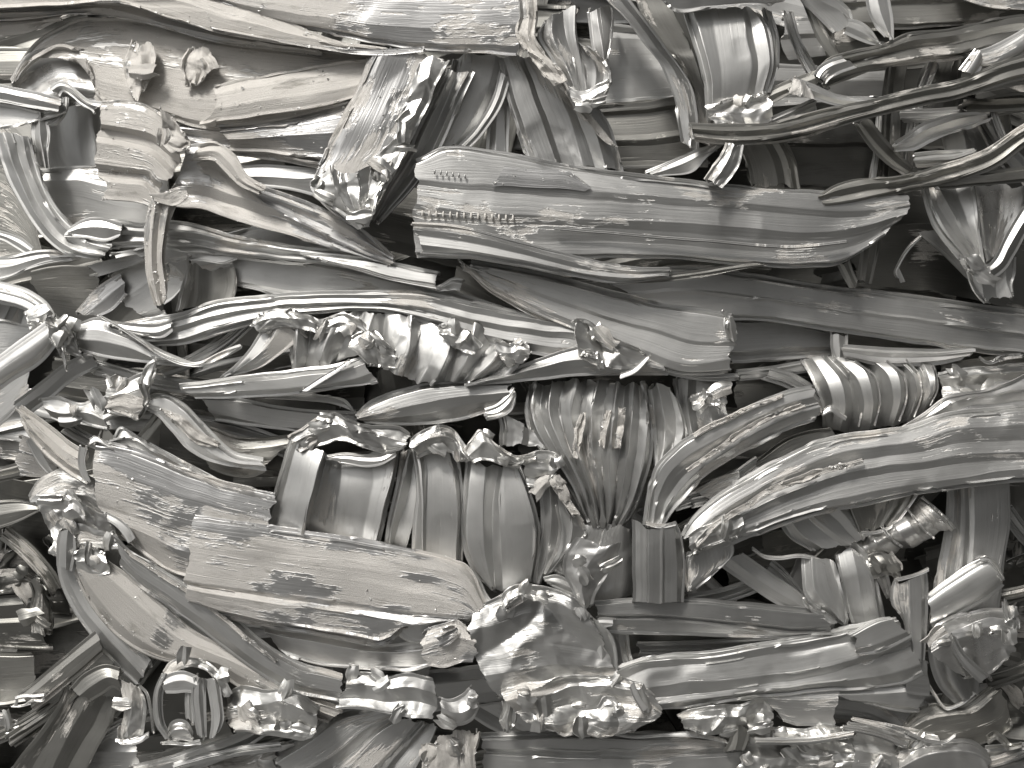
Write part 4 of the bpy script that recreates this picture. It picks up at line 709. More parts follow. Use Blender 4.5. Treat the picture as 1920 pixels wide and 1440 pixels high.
Sx('accordion_tube', 'accordion folded tube of curved dark pleats with bright rims at the upper right', 'satin', 44,
   '@-20 1500,676 1524,716 1540,756 1542,800|@6 1520,670 1550,714 1562,756 1560,806|@12 1540,668 1576,712 1586,756 1574,812|@-14 1552,668 1590,712 1598,756 1592,812|@10 1566,668 1606,708 1620,750 1612,806|@16 1590,668 1628,704 1638,748 1630,804|@-14 1602,668 1640,704 1650,748 1640,804|@12 1622,668 1664,700 1676,744 1664,800|@16 1646,668 1684,700 1690,744 1674,800|@-12 1660,668 1694,700 1700,744 1684,798|@12 1680,668 1712,700 1718,738 1702,794|@-10 1696,668 1722,700 1728,736 1712,790|@12 1724,670 1740,704 1742,736 1728,776|@14 1744,676 1752,704 1752,730 1738,764|@-16 1752,680 1758,706 1758,732 1744,764',
   cat='tube', dz=1.25, arc=44, step=3, sm=1.8, dent=2, parts=[('curled_foot', 'bright', 20, '1546,766 1556,760 1570,768 1584,778|@6 1548,778 1560,772 1572,780 1586,788', dict(side=8, dent=2, step=2.4, cr=3, cs=16))])
Sx('crumpled_strip', 'dark crumpled strip with bright threads at the right edge above the sweeping profile', 'foil', 46,
   '@0 1760,700 1810,690 1860,688 1990,676|@14 1764,712 1810,706 1870,702 1990,690|@-8 1766,724 1810,722 1880,716 1990,704|@6 1770,744 1820,740 1860,730 1990,716', cat='strip', cr=9, cs=40, step=3, parts=[('bright_thread', 'bright', 20, '1830,664 1850,676 1880,668 1920,662|1832,670 1852,682 1884,674 1922,668', dict(cr=4, cs=18, side=4, step=2.4))])
Sx('smooth_plate', 'dark rounded plate in the gap at the far right above the sweeping profile', 'dull', -10,
   '1760,680 1840,670 1990,668|@10 1764,720 1840,716 1990,716|1770,780 1850,780 1990,790', cat='plate')
coil = [o for o in C.objects if o.get('label', '').startswith('accordion folded tube')][0]
for pth in ('@34 1566,676 1604,712 1618,752 1610,800', '@34 1602,676 1640,708 1650,748 1640,798', '@36 1662,676 1694,704 1700,742 1686,790', '@34 1698,674 1722,702 1728,736 1714,782', '@30 1750,684 1757,706 1757,732 1744,760'):
    rim_part(coil, 'cut', 34, pth, 1.6, 'rim')
# under the sweeping profile
Sx('twisted_sheet', 'smooth sheet with slanting flat folds under the sweeping profile', 'satin', 58,
   '@-16 1456,962 1468,990 1486,1012 1520,1032|@8 1474,956 1488,984 1510,1008 1540,1028|@-4 1500,956 1524,980 1552,1004 1580,1024|@10 1512,956 1538,980 1566,1002 1592,1022|@-8 1540,950 1570,976 1592,1000 1608,1018|@8 1566,946 1590,972 1606,994 1618,1012|@-14 1596,942 1612,960 1626,984 1632,1004', cat='sheet', dent=3, step=3.2)
Sx('cup_offcut', 'dark hollow cup with a thin rim under the middle of the sweeping profile', 'dull', 66,
   '@-10 1590,940 1600,970 1612,1000|@-22 1640,930 1640,960 1636,996|@-16 1690,926 1680,950 1660,984|@6 1714,922 1700,950 1676,984', cat='offcut', dent=5, curve=True, parts=[('rim', 'bright', 10, '1612,996 1640,996 1676,980 1700,950 1716,926|1613,1001 1641,1001 1679,984 1704,953 1720,929', dict(side=4, dent=0, step=2.6))])
Sx('ringed_tube', 'bright ringed tube end lying diagonally under the right part of the sweeping profile', 'bright', 62,
   '@-20 1610,1010 1618,1026 1632,1044 1656,1056|@6 1632,996 1640,1014 1654,1030 1674,1042|@-8 1650,984 1662,1004 1674,1020 1690,1030|@12 1668,972 1684,996 1698,1016 1712,1030|@14 1690,958 1708,984 1722,1004 1734,1016|@-4 1702,950 1720,978 1736,998 1750,1010|@10 1712,942 1736,966 1752,984 1762,998|@14 1724,934 1750,956 1772,978 1784,994|@-14 1730,930 1756,952 1778,974 1790,990',
   cat='tube', dz=1.1, arc=40, step=2.8, sm=1.6, dent=2, st=.4, side=20)
Sx('knotted_offcut', 'dark lumpy knot of crushed metal at the foot of the ringed tube', 'dull', 60,
   '1630,1040 1650,1034 1674,1046 1692,1064|@12 1636,1060 1656,1058 1672,1064 1690,1078|1640,1084 1656,1080 1672,1082 1684,1092', cat='offcut', cr=9, cs=26, step=2.6)
Sx('upright_channel', 'tall upright channel with bright vertical ribs at the right, below the sweeping profile', 'mill', 24,
   '@-6 1776,905 1772,980 1758,1060 1740,1180|@6 1790,905 1788,980 1776,1060 1760,1180|@-8 1796,905 1795,980 1784,1060 1770,1180|@10 1802,905 1802,980 1794,1060 1782,1180|@10 1810,905 1811,980 1804,1060 1794,1180|@-8 1816,905 1818,980 1812,1060 1802,1180|@2 1826,905 1828,980 1822,1060 1812,1180|@6 1888,900 1890,980 1878,1060 1870,1160|@-14 1892,900 1894,980 1882,1060 1874,1160', cat='channel', dent=3)
Sx('dark_hollow_sheet', 'crumpled dark sheet in the dark hollow at the right edge', 'dark', -70,
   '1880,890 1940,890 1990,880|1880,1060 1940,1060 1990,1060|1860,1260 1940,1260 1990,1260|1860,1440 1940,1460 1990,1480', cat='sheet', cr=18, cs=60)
coil = [o for o in C.objects if o.get('label', '').startswith('bright ringed tube')][0]
for pth in ('@26 1652,984 1664,1002 1678,1016 1692,1026', '@28 1700,952 1720,978 1738,998 1752,1010', '@28 1728,932 1754,954 1777,976 1788,992'):
    rim_part(coil, 'bright', 60, pth, 2.4, 'rim')
# centre: upright box end, knobs
Sx('box_channel', 'upright channel with two raised ribs and an open box shaped top, right of the knob', 'mill', 102,
   '@-8 1184,972 1186,1020 1186,1070 1186,1130|@-4 1200,980 1200,1020 1200,1070 1200,1130|@0 1212,992 1212,1030 1212,1075 1212,1130|@16 1216,994 1216,1030 1216,1075 1216,1130|@14 1238,990 1238,1030 1238,1075 1238,1130|@22 1242,988 1242,1030 1242,1075 1242,1130|@16 1246,988 1246,1030 1246,1075 1246,1130|@14 1264,984 1268,1030 1270,1075 1270,1130|@-10 1268,980 1280,1010 1284,1060 1282,1130', cat='channel', dent=1, st=.5, jag=2, step=3, sm=1,
   parts=[('top_web', 'mill', 10, '1210,976 1230,982 1250,982 1266,978|1210,984 1230,990 1250,990 1266,986', dict(side=14, dent=0, step=3, jag=1))])
Sx('round_knob', 'rounded knob of crushed sheet between the bright uprights and the box channel', 'mill', 46,
   '@-50 1062,1010 1040,1044 1044,1084 1066,1120|@-4 1096,990 1076,1032 1076,1080 1094,1128|@14 1134,984 1124,1032 1124,1080 1130,1132|@-4 1176,992 1180,1032 1178,1080 1170,1126|@-50 1200,1004 1206,1038 1204,1080 1196,1116', cat='offcut', curve=True, dent=9, ds=40)
Sx('crumpled_foil', 'glittering crumpled offcut lying across the rounded knob', 'bright', 104,
   '@0 1078,1008 1062,1046 1062,1080 1076,1114 1086,1140|@12 1124,1030 1106,1060 1096,1086 1096,1114 1098,1142|@0 1162,1020 1150,1056 1134,1086 1120,1114 1110,1140', cat='offcut', cr=11, cs=44, step=2.3, side=14, wob=5)
Sx('thin_strip', 'thin strip joining the crumpled sheet to the rounded knob', 'satin', 80,
   '1022,1082 1040,1078 1060,1084 1084,1096|@8 1026,1090 1042,1092 1060,1098 1082,1108|1034,1098 1046,1104 1062,1112 1080,1120', cat='strip', dent=3)
# right: fins below sweeping profile
Sx('diagonal_strip', 'flat grey strip slanting down to the right towards the fins', 'mill', 44,
   '@-4 1352,1062 1400,1096 1450,1130 1506,1160|@8 1366,1044 1412,1080 1460,1112 1510,1140|@0 1392,1036 1430,1062 1470,1090 1514,1122', cat='strip', dent=2)
Sx('bright_flange', 'bright curled flange between the sweeping profile and the grey fins', 'bright', 70,
   '@0 1410,1024 1430,1038 1460,1042 1498,1038 1530,1044 1560,1062 1572,1086|@8 1414,1032 1434,1047 1462,1050 1500,1046 1528,1052 1552,1068 1564,1090', cat='flange', dent=0, side=12, step=2.8)
Sx('grey_fin', 'first grey fin standing above the raised block, bent and folded', 'mill', 74,
   '@-14 1502,1040 1504,1080 1508,1110 1530,1140 1560,1160 1580,1170|@12 1522,1040 1524,1080 1530,1106 1550,1134 1570,1156 1584,1170|@-2 1556,1046 1566,1080 1574,1106 1580,1134 1584,1154 1586,1170|@8 1566,1050 1574,1090 1580,1112 1584,1138 1588,1158 1590,1170', cat='fin', arc=14, dent=4, step=3.2, parts=[('torn_foot', 'bright', 12, '1506,1128 1516,1142 1536,1156 1560,1170|@6 1512,1124 1524,1138 1546,1150 1570,1166', dict(cr=5, cs=18, step=2.4, side=8))])
Sx('grey_fin', 'second smooth grey fin with a rounded top right of the first fin', 'satin', 60,
   '@-16 1566,1040 1574,1080 1584,1130 1600,1180|@8 1596,1030 1606,1070 1614,1124 1622,1172|@10 1614,1040 1634,1080 1642,1124 1650,1170|@-10 1620,1044 1642,1084 1652,1124 1660,1168', cat='fin', arc=14, dent=4)
Sx('grey_fin', 'third narrow fin behind the smooth one with a bright upper end', 'bright', 44,
   '@-8 1584,1024 1610,1050 1640,1080 1660,1120|@10 1600,1014 1630,1044 1652,1080 1668,1120|@-6 1624,1010 1650,1044 1666,1080 1676,1130', cat='fin', arc=14, dent=4)
Sx('square_channel', 'upright square channel with a jagged top edge at the right', 'mill', 84,
   '@-10 1674,1088 1668,1110 1672,1136 1690,1152 1700,1230|@10 1682,1092 1684,1114 1688,1136 1696,1160 1704,1230|@4 1700,1088 1700,1114 1702,1140 1704,1170 1710,1230|@14 1704,1086 1704,1114 1706,1140 1708,1170 1714,1230|@14 1726,1078 1728,1114 1728,1150 1728,1180 1728,1240|@-12 1738,1068 1740,1110 1740,1150 1738,1190 1734,1250', cat='channel', dent=1, jag=3, step=3,
   parts=[('top_web', 'bright', 8, '1684,1084 1700,1080 1720,1074 1736,1066|1686,1090 1702,1086 1722,1080 1738,1073', dict(side=6, dent=0, step=2.6))])
Sx('cut_tube', 'smooth tube with a bright diagonal cut end right of the square channel', 'satin', 78,
   '@-24 1740,1112 1780,1080 1810,1060 1840,1046|@8 1742,1124 1784,1094 1816,1074 1850,1054|@16 1744,1142 1790,1116 1830,1092 1866,1074|@0 1746,1166 1800,1138 1850,1110 1880,1088|@-24 1748,1186 1806,1150 1856,1122 1884,1100', cat='tube', curve=True, dent=3,
   parts=[('cut_end', 'bright', 6, '1832,1044 1850,1042 1870,1058 1882,1082|@4 1842,1054 1854,1052 1868,1066 1876,1086', dict(side=8, cr=2, cs=16, step=2.4))])
Sx('draped_sheet', 'bright crumpled sheet draped like cloth at the lower right', 'bright', 90,
   '@-30 1742,1188 1760,1170 1800,1150 1850,1140 1890,1140|@8 1744,1206 1770,1192 1814,1174 1860,1158 1900,1164|@12 1748,1224 1784,1204 1836,1190 1880,1190 1906,1200|@4 1770,1240 1800,1232 1846,1230 1880,1216 1900,1220|@-14 1810,1270 1830,1268 1856,1262 1874,1248 1884,1240', cat='sheet', cr=11, cs=52, step=2.8, dent=5, parts=[
    ('curled_corner', 'satin', 10, '1876,1150 1894,1148 1910,1160 1914,1176|@8 1880,1168 1894,1164 1904,1172 1908,1184|1882,1186 1894,1184 1902,1186 1906,1190', dict(cr=6, cs=18, step=2.4, side=12))])
Sx('thin_strip', 'thin dark strip slanting down across the dome below the draped sheet', 'mill', 108,
   '@-4 1776,1192 1790,1226 1810,1256 1838,1282|@6 1784,1190 1800,1222 1822,1248 1852,1272|@-4 1794,1196 1812,1226 1834,1248 1860,1268', cat='strip', dent=2, step=3)
Sx('domed_sheet', 'dark smooth dome below the draped sheet at the lower right', 'mill', 56,
   '@-30 1740,1196 1742,1240 1760,1290 1790,1320|@8 1770,1196 1776,1240 1790,1284 1806,1314|@4 1800,1220 1808,1250 1816,1280 1820,1306|@-10 1830,1260 1836,1276 1836,1290 1836,1300', cat='sheet', curve=True, dent=4)
Sx('curved_sheet', 'large curved sheet at the lower right corner with a crisp outer edge', 'dull', 42,
   '@-10 1690,1366 1720,1330 1760,1320 1800,1324 1850,1290|@14 1700,1372 1740,1350 1790,1340 1830,1334 1872,1296|@6 1740,1385 1790,1372 1840,1362 1880,1340 1890,1310|@-10 1800,1400 1840,1396 1880,1380 1896,1366 1898,1350', cat='sheet', dent=4, parts=[('bright_lip', 'bright', 8, '1736,1276 1752,1300 1772,1324 1800,1316 1824,1296|1740,1286 1754,1308 1774,1331 1804,1322 1828,1302', dict(side=6, dent=0, step=2.8))])
# big lower right panel
Sx('folded_sheet', 'broad smooth folded sheet with a raised block at its right end, lower right of centre', 'satin', 88,
   '@-16 1130,1262 1180,1240 1250,1226 1330,1222 1420,1206 1500,1192 1580,1176 1640,1164 1680,1158|@10 1140,1266 1190,1246 1260,1236 1340,1232 1426,1216 1506,1202 1586,1188 1644,1172 1684,1164|@2 1170,1274 1210,1256 1270,1248 1344,1242 1430,1230 1510,1218 1590,1204 1650,1190 1696,1180|@16 1186,1300 1220,1290 1280,1280 1360,1276 1440,1266 1520,1256 1590,1240 1650,1220 1702,1204|@2 1196,1312 1230,1308 1290,1302 1370,1294 1450,1280 1530,1268 1600,1248 1660,1228 1704,1212|@10 1202,1322 1240,1320 1300,1312 1376,1304 1456,1292 1540,1282 1620,1272 1680,1262 1720,1248|@-16 1220,1332 1260,1330 1310,1324 1390,1314 1470,1304 1560,1296 1640,1290 1700,1280 1730,1264',
   cat='sheet', dz=.5, dent=6, ds=80, st=.6, step=3.8, parts=[
    ('raised_block', 'satin', 20, '@-10 1592,1188 1620,1174 1650,1160 1668,1156|@10 1600,1192 1624,1180 1654,1166 1674,1160|@6 1610,1214 1640,1208 1670,1196 1696,1186|@-8 1616,1228 1644,1224 1674,1212 1704,1198', dict(step=3, dent=4), 'raised square block with a soft white rim')])
Sx('lower_flap', 'flat flap hanging below the folded sheet, left of the dark triangle', 'mill', 76,
   '@0 1420,1290 1470,1292 1520,1292 1574,1290|@8 1430,1310 1480,1312 1530,1312 1572,1310|@-8 1462,1350 1500,1360 1540,1362 1566,1364', cat='flap', dent=3)
Sx('lower_flap', 'long flap under the right end of the folded sheet with stepped plate ends', 'satin', 72,
   '@0 1560,1292 1630,1288 1690,1282 1732,1272|@8 1570,1302 1640,1302 1694,1298 1736,1290|@4 1600,1312 1650,1318 1696,1324 1728,1330|@-8 1620,1316 1660,1328 1700,1336 1724,1336', cat='flap', dent=2, jag=6, parts=[('stepped_plate', 'mill', 10, '1700,1236 1722,1234 1740,1240|1700,1300 1720,1304 1742,1306', dict(dent=1, side=8, jag=2))])
Sx('double_strip', 'smooth double strip bridging the dark gap above the folded sheet', 'mill', 82,
   '@-10 1108,1128 1160,1122 1240,1120 1320,1122 1400,1130 1480,1136 1540,1140|@10 1112,1136 1164,1130 1240,1129 1320,1132 1400,1140 1480,1147 1546,1152|@12 1118,1152 1168,1152 1240,1153 1320,1158 1400,1166 1480,1174 1550,1176|@-8 1120,1156 1170,1156 1240,1157 1320,1163 1400,1172 1480,1180 1554,1184|@6 1124,1162 1172,1162 1240,1164 1320,1170 1400,1178 1480,1186 1556,1188|@-10 1130,1188 1174,1188 1240,1190 1320,1192 1400,1196 1480,1198 1540,1194', cat='strip', dent=2, ds=140, st=.8,
   parts=[('bright_end', 'bright', 10, '1120,1158 1132,1157 1146,1158|@4 1120,1168 1132,1168 1144,1169|1124,1180 1132,1178 1140,1176', dict(dent=1, side=4, step=2.6))])
Sx('bent_strip', 'short upright curved strip under the left end of the double strip', 'mill', 40,
   '1144,1188 1148,1220 1156,1260|@6 1160,1188 1164,1220 1172,1258|1180,1188 1182,1220 1194,1256', cat='strip', dent=2)
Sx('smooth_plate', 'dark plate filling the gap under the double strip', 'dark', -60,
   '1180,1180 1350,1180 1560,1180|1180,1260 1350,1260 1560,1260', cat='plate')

# ================================================================== lower half, centre and left
Sx('upright_sheet', 'bright upright sheet with a dished face, leftmost of the standing row', 'satin', 62,
   '@-30 548,815 534,860 516,920 494,984 490,1010|@10 562,818 548,862 532,922 514,990 508,1020|@40 606,850 596,880 584,930 568,1000 562,1030|@4 614,856 604,884 592,936 574,1002 568,1034|@-6 640,858 640,890 634,940 624,1010 620,1040|@-4 690,850 700,890 692,940 680,1020 676,1050|@6 742,830 736,890 720,950 704,1020 698,1050|@-22 752,826 742,890 728,952 712,1022 706,1052',
   cat='sheet', arc=16, dz=.95, dent=3, st=.5, step=3.6, sm=2.2, parts=[
    ('crumpled_top', 'foil', 26, '545,818 580,790 600,776 625,770 660,786 700,796 750,800 768,812|@14 556,830 588,808 608,795 632,792 668,806 706,816 744,826 764,830|@-2 568,846 600,832 622,826 650,828 680,836 712,848 738,846 758,840', dict(cr=13, cs=46, step=2.5, side=18, wob=5), 'crumpled folded top rim'),
    ('dished_lip', 'bright', 18, '612,854 640,850 680,852 716,850 740,838|@6 616,860 644,860 684,864 718,862 744,846|640,868 660,872 690,876 716,872 740,858', dict(side=8, dent=3, step=2.8))])
Sx('upright_sheet', 'narrow upright sheet with a dark wedge shaped slit, second in the standing row', 'satin', 50,
   '@-8 752,850 744,900 728,970 718,1030|@8 768,840 756,900 738,970 726,1034|@-30 778,850 770,910 752,970 732,1036|@-26 782,880 784,920 776,980 756,1040', cat='sheet', arc=12, dent=2, st=.5)
Sx('upright_sheet', 'flat faced upright sheet with a crumpled cap, third in the standing row', 'satin', 64,
   '@-20 770,830 776,870 782,920 774,1000 770,1060|@14 778,832 786,872 792,930 792,1000 792,1060|@4 788,836 796,880 798,940 798,1000 798,1060|@6 840,846 850,890 856,950 856,1010 854,1070|@-20 858,850 864,890 868,950 868,1010 864,1072', cat='sheet', arc=16, dz=.8, dent=4, st=.5, parts=[
    ('crumpled_cap', 'foil', 24, '766,830 790,806 820,796 846,800 870,826 888,860|@14 772,842 800,826 826,820 850,824 868,842 880,866|@-4 786,858 810,850 832,850 852,854 866,860 876,868', dict(cr=14, cs=34, step=2.4, side=18, wob=5), 'crumpled cap with torn edges')])
Sx('upright_sheet', 'upright sheet with a sharp vertical ridge, fourth in the standing row', 'satin', 68,
   '@-20 874,862 868,930 866,1010 884,1070 920,1105|@14 884,864 878,932 876,1010 894,1070 922,1106|@16 910,868 906,934 908,1010 916,1070 926,1106|@-4 936,872 924,936 924,1010 926,1066 930,1108|@14 944,870 934,930 938,1000 940,1060 944,1106|@8 964,868 986,920 1002,980 1002,1040 996,1090|@-20 970,868 994,920 1010,980 1008,1040 1000,1094', cat='sheet', arc=16, dz=.8, dent=4, st=.5, parts=[
    ('crumpled_cap', 'foil', 24, '872,848 884,824 902,806 930,830 966,852 1000,850|@14 876,858 896,842 912,828 936,846 966,864 996,862|@-2 884,870 904,866 926,868 948,872 968,874 990,872', dict(cr=12, cs=34, step=2.4, side=18, wob=5), 'folded cap with a bent tongue')])
Sx('curved_leaf', 'dark curved leaves sweeping down right of the standing row', 'mill', 54,
   '@-6 1000,870 1010,920 1014,990 1004,1060 998,1090|@12 1014,872 1030,920 1034,990 1024,1050 1010,1092|@-10 1024,872 1044,930 1048,990 1040,1040 1020,1080|@14 1032,900 1060,950 1074,985 1062,1030 1030,1074|@-8 1036,900 1074,950 1096,980 1100,1004 1076,1026', cat='sheet', dent=4, step=3.2, parts=[
    ('dusty_spine', 'dusty', 16, '1024,884 1040,920 1058,946 1072,968|1036,880 1054,915 1072,945 1088,970', dict(cr=6, cs=18, step=2.4, side=10)),
    ('white_rib', 'bright', 14, '1042,950 1048,990 1040,1030 1022,1070|1046,950 1052,990 1045,1032 1026,1072', dict(side=4, dent=0, step=3))])
Sx('crumpled_offcut', 'crumpled leaves with rolled edges above the curved dark leaves', 'foil', 72,
   '@0 985,856 1010,846 1036,848 1056,862|@14 988,880 1012,880 1036,882 1050,874|@0 992,910 1008,914 1024,912 1036,896', cat='offcut', cr=13, cs=30, step=2.4, side=16)
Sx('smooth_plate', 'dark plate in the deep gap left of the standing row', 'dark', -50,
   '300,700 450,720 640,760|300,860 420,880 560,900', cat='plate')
Sx('thin_channel', 'dark channel end lying in the gap between the tongue shaped tube and the standing row', 'dull', 26,
   '@-4 395,800 440,818 500,820 560,812|@8 400,822 440,840 500,838 548,830|@-6 384,856 420,872 460,876 494,872|@-10 400,880 430,892 470,896 494,888', cat='channel')
# left middle
Sx('tongue_tube', 'bent tube with a rough dusty tongue, upper left of the lower half', 'satin', 80,
   '@-24 276,742 300,738 340,756 380,790 414,826 440,846 494,858|@10 276,750 306,748 340,770 376,804 406,838 440,860 494,866|@12 276,758 300,764 330,790 362,826 398,852 440,868 494,872|@-8 276,768 296,780 322,808 352,842 392,864 436,876 494,882', cat='tube', dent=3, step=3.2, parts=[
    ('dusty_tongue', 'dusty', 12, '306,768 340,780 376,808 412,830|@8 308,776 336,794 370,824 408,838|316,780 340,806 372,834 396,840', dict(cr=4, cs=14, step=2.3, side=8, dent=0), 'rough crystalline dusty face')])
Sx('crumpled_offcut', 'crumpled bow shaped offcut with curled ears above the big dusty panel', 'foil', 88,
   '@-6 196,700 230,712 262,702 300,690|@12 198,744 232,738 266,730 290,742|@-6 210,775 236,780 262,786 280,760', cat='offcut', cr=11, cs=38, step=2.5, side=18, parts=[
    ('dusty_face', 'dusty', 12, '205,744 228,738 252,742 272,750|@6 205,764 228,762 250,766 270,764|215,772 232,778 250,784 262,788', dict(cr=5, cs=20, step=2.4, side=8)),
    ('curled_ear', 'bright', 16, '262,720 268,700 276,684 288,676|@6 280,722 284,704 290,690 294,678', dict(cr=4, cs=20, side=8, step=2.4))])
Sx('bent_offcut', 'shiny bent offcuts between the dusty leaf and the bow shaped offcut', 'satin', 62,
   '@-6 76,746 110,744 150,756 180,748 196,760|@12 84,766 112,776 146,772 172,776 200,790|@-10 96,786 124,796 148,790 176,800 204,806', cat='offcut', cr=7, cs=44, step=2.8)
Sx('leaf_offcut', 'dusty pointed leaf slanting down at the left edge below the white tube', 'dusty', 84,
   '@-8 38,758 70,780 106,806 140,834 166,846|@8 34,768 66,796 100,826 134,852 170,868|@8 36,778 60,808 90,838 124,868 168,892|@-8 40,790 60,822 90,856 126,886 168,912', cat='offcut', dent=4, step=3.2, parts=[('bright_fold', 'bright', 8, '148,838 146,860 150,886 160,906|164,840 160,862 164,886 172,906', dict(side=6, dent=1, step=2.8))])
Sx('smooth_sheet', 'dusty grey panel low at the left edge behind the pointed leaf', 'scuffed', 6,
   '36,812 70,826 110,850|34,890 70,895 110,895', cat='sheet', dent=3)
Sx('thin_strip', 'thin folded strip with a bright edge leaning below the pointed leaf', 'mill', 40,
   '48,826 58,846 72,870 92,892|@4 62,820 76,846 90,870 104,892', cat='strip', dent=1, side=8)
Sx('crumpled_cluster', 'crumpled leaves and fins left of the big dusty panel', 'foil', 66,
   '@-10 62,930 84,900 112,880 150,880 184,900|@14 70,950 92,940 120,930 156,930 196,945|@-10 92,1000 110,990 140,985 176,990 210,995|@12 92,1030 112,1040 140,1030 180,1028 226,1030', cat='cluster', cr=20, cs=52, step=2.7, side=24, wob=5, parts=[
    ('bright_fold', 'bright', 24, '124,944 136,936 150,944 160,966|@6 120,960 134,952 148,960 158,976', dict(cr=4, cs=22, side=10, step=2.4)),
    ('upright_fin', 'satin', 20, '112,990 106,1020 106,1060|@12 128,985 124,1020 124,1066|140,1000 142,1030 136,1070', dict(side=14, dent=3, step=3))])
Sx('curved_sheet', 'long curved blade with a pale rim sweeping down at the lower left', 'mill', 56,
   '@-12 106,1020 108,1070 130,1130 168,1190 210,1240 256,1284|@10 122,1020 124,1068 146,1126 186,1180 230,1228 268,1270|@0 146,1020 150,1066 176,1120 216,1170 256,1210 284,1240|@-20 170,1030 176,1070 200,1110 240,1160 270,1200 286,1256', cat='blade', dent=4)
Sx('dusty_leaf', 'long dusty leaf with a thick curved rim, largest of the leaves at the lower left', 'dusty', 78,
   '@-6 150,1020 200,1050 250,1086 300,1130 360,1180 420,1210 480,1236 560,1290 640,1326|@10 146,1034 190,1070 236,1110 286,1156 340,1200 400,1226 470,1256 550,1302 640,1334|@10 142,1058 176,1110 216,1160 264,1200 320,1226 390,1238 460,1272 540,1312 630,1344|@-12 142,1076 168,1130 206,1180 256,1218 312,1238 384,1250 450,1290 530,1324 620,1356', cat='leaf', dent=4, parts=[('torn_tip', 'foil', 10, '140,1038 160,1030 180,1028 198,1040|@8 142,1056 164,1052 184,1050 202,1060|146,1078 170,1084 192,1078 208,1072', dict(cr=8, cs=26, step=2.4, side=12))])
Sx('long_strip', 'long dark strip with a dusty ridge between the dusty leaf and big panels', 'mill', 92,
   '@-16 214,1002 240,1030 300,1064 360,1100 420,1140 480,1190 540,1230 640,1262|@10 216,1012 244,1042 304,1078 362,1116 420,1158 480,1206 540,1246 640,1276|@8 222,1040 256,1076 310,1112 366,1150 424,1196 480,1240 540,1276 640,1300|@-12 226,1062 264,1100 316,1136 370,1176 428,1220 480,1260 540,1294 640,1316', cat='strip', dent=3, parts=[('dusty_ridge', 'dusty', 10, '240,1034 300,1074 360,1112 420,1156 480,1206 520,1238|242,1042 302,1082 362,1121 420,1165 478,1214 520,1246', dict(cr=2, cs=12, side=5, step=2.6, dent=0))])
Sx('slit_offcut', 'thin bright crescents in the slit under the big dusty panel', 'bright', 60,
   '284,1050 310,1060 340,1078 366,1094|@4 286,1056 310,1070 340,1088 366,1100', cat='offcut', side=6, dent=1)
Sx('fin_profile', 'dark ribbed fin behind the top edge of the big dusty panel', 'mill', 66,
   '@-8 214,818 226,802 262,820 310,846 370,880 410,900|@8 210,826 240,820 280,840 330,868 390,898 440,920|@-6 200,836 240,838 290,862 350,890 420,920 470,940', cat='profile', dent=2, parts=[('curled_lip', 'bright', 10, '166,824 176,818 190,822 206,830|@4 168,834 180,828 194,832 210,840', dict(side=6, cr=2, cs=14, step=2.4))])
Sx('dusty_sheet', 'big dusty panel left of the standing row, scraped along its length', 'scuffed', 86,
   '@-22 182,822 216,830 270,846 340,876 400,896 460,912 514,924|@8 178,834 214,842 268,860 338,890 400,912 460,928 512,940|@12 174,880 220,890 270,906 340,930 400,948 450,960 506,972|@2 186,950 224,962 280,980 330,996 380,1004 440,1012 504,1018|@8 200,966 234,984 284,1006 330,1028 376,1042 440,1052 504,1058|@-16 236,1008 264,1034 300,1060 340,1078 380,1086 440,1092 500,1094', cat='sheet', dent=6, ds=90, jag=4, parts=[
    ('rolled_corner', 'satin', 8, '204,962 224,972 244,990 256,1012|@8 200,976 216,986 232,1004 240,1018', dict(side=10, dent=1, step=2.8))])
Sx('box_section', 'longest dusty flattened box in the lower left, with a lengthwise ridge', 'scuffed', 112,
   '@-30 368,968 420,974 500,984 600,998 700,1014 780,1030 850,1048 884,1066 916,1136|@6 364,978 418,984 500,994 600,1008 700,1025 780,1042 846,1060 876,1080 908,1140|@14 358,1020 416,1030 500,1042 600,1056 700,1070 780,1082 840,1094 872,1110 900,1146|@8 352,1088 410,1098 500,1112 600,1124 700,1138 770,1146 820,1150 860,1154 890,1156|@0 352,1094 410,1105 500,1119 600,1131 700,1145 768,1153 816,1156 850,1160 876,1160|@12 350,1104 410,1116 500,1130 600,1142 690,1156 744,1164 760,1168 770,1170 776,1172|@2 350,1124 410,1144 500,1164 600,1182 680,1196 716,1200 740,1186 752,1176 758,1174|@-30 352,1134 410,1154 500,1174 600,1192 680,1206 720,1208 744,1194 756,1182 762,1178',
   cat='box section', dz=.55, dent=5, ds=100, st=.7, step=3.8, side=46, jag=4)
Sx('clipped_end', 'smooth curved end piece between the long flattened box and the crumpled square sheets', 'satin', 90,
   '@-6 840,1050 876,1060 900,1090 924,1130|@12 800,1150 840,1140 870,1144 905,1150|@-4 740,1180 770,1200 800,1200 840,1180', cat='offcut', dent=6)
Sx('white_lens', 'smooth white lens shaped strip with a thin rim below the long flattened box', 'bright', 60,
   '@-10 490,1172 560,1182 640,1196 720,1208 780,1200 810,1192|@4 500,1186 570,1200 650,1214 726,1224 780,1222 812,1218|@0 520,1214 590,1238 660,1246 730,1250 780,1248 810,1244|@6 540,1230 600,1246 664,1254 730,1258 780,1258 806,1250', cat='strip', dent=1, st=.2)
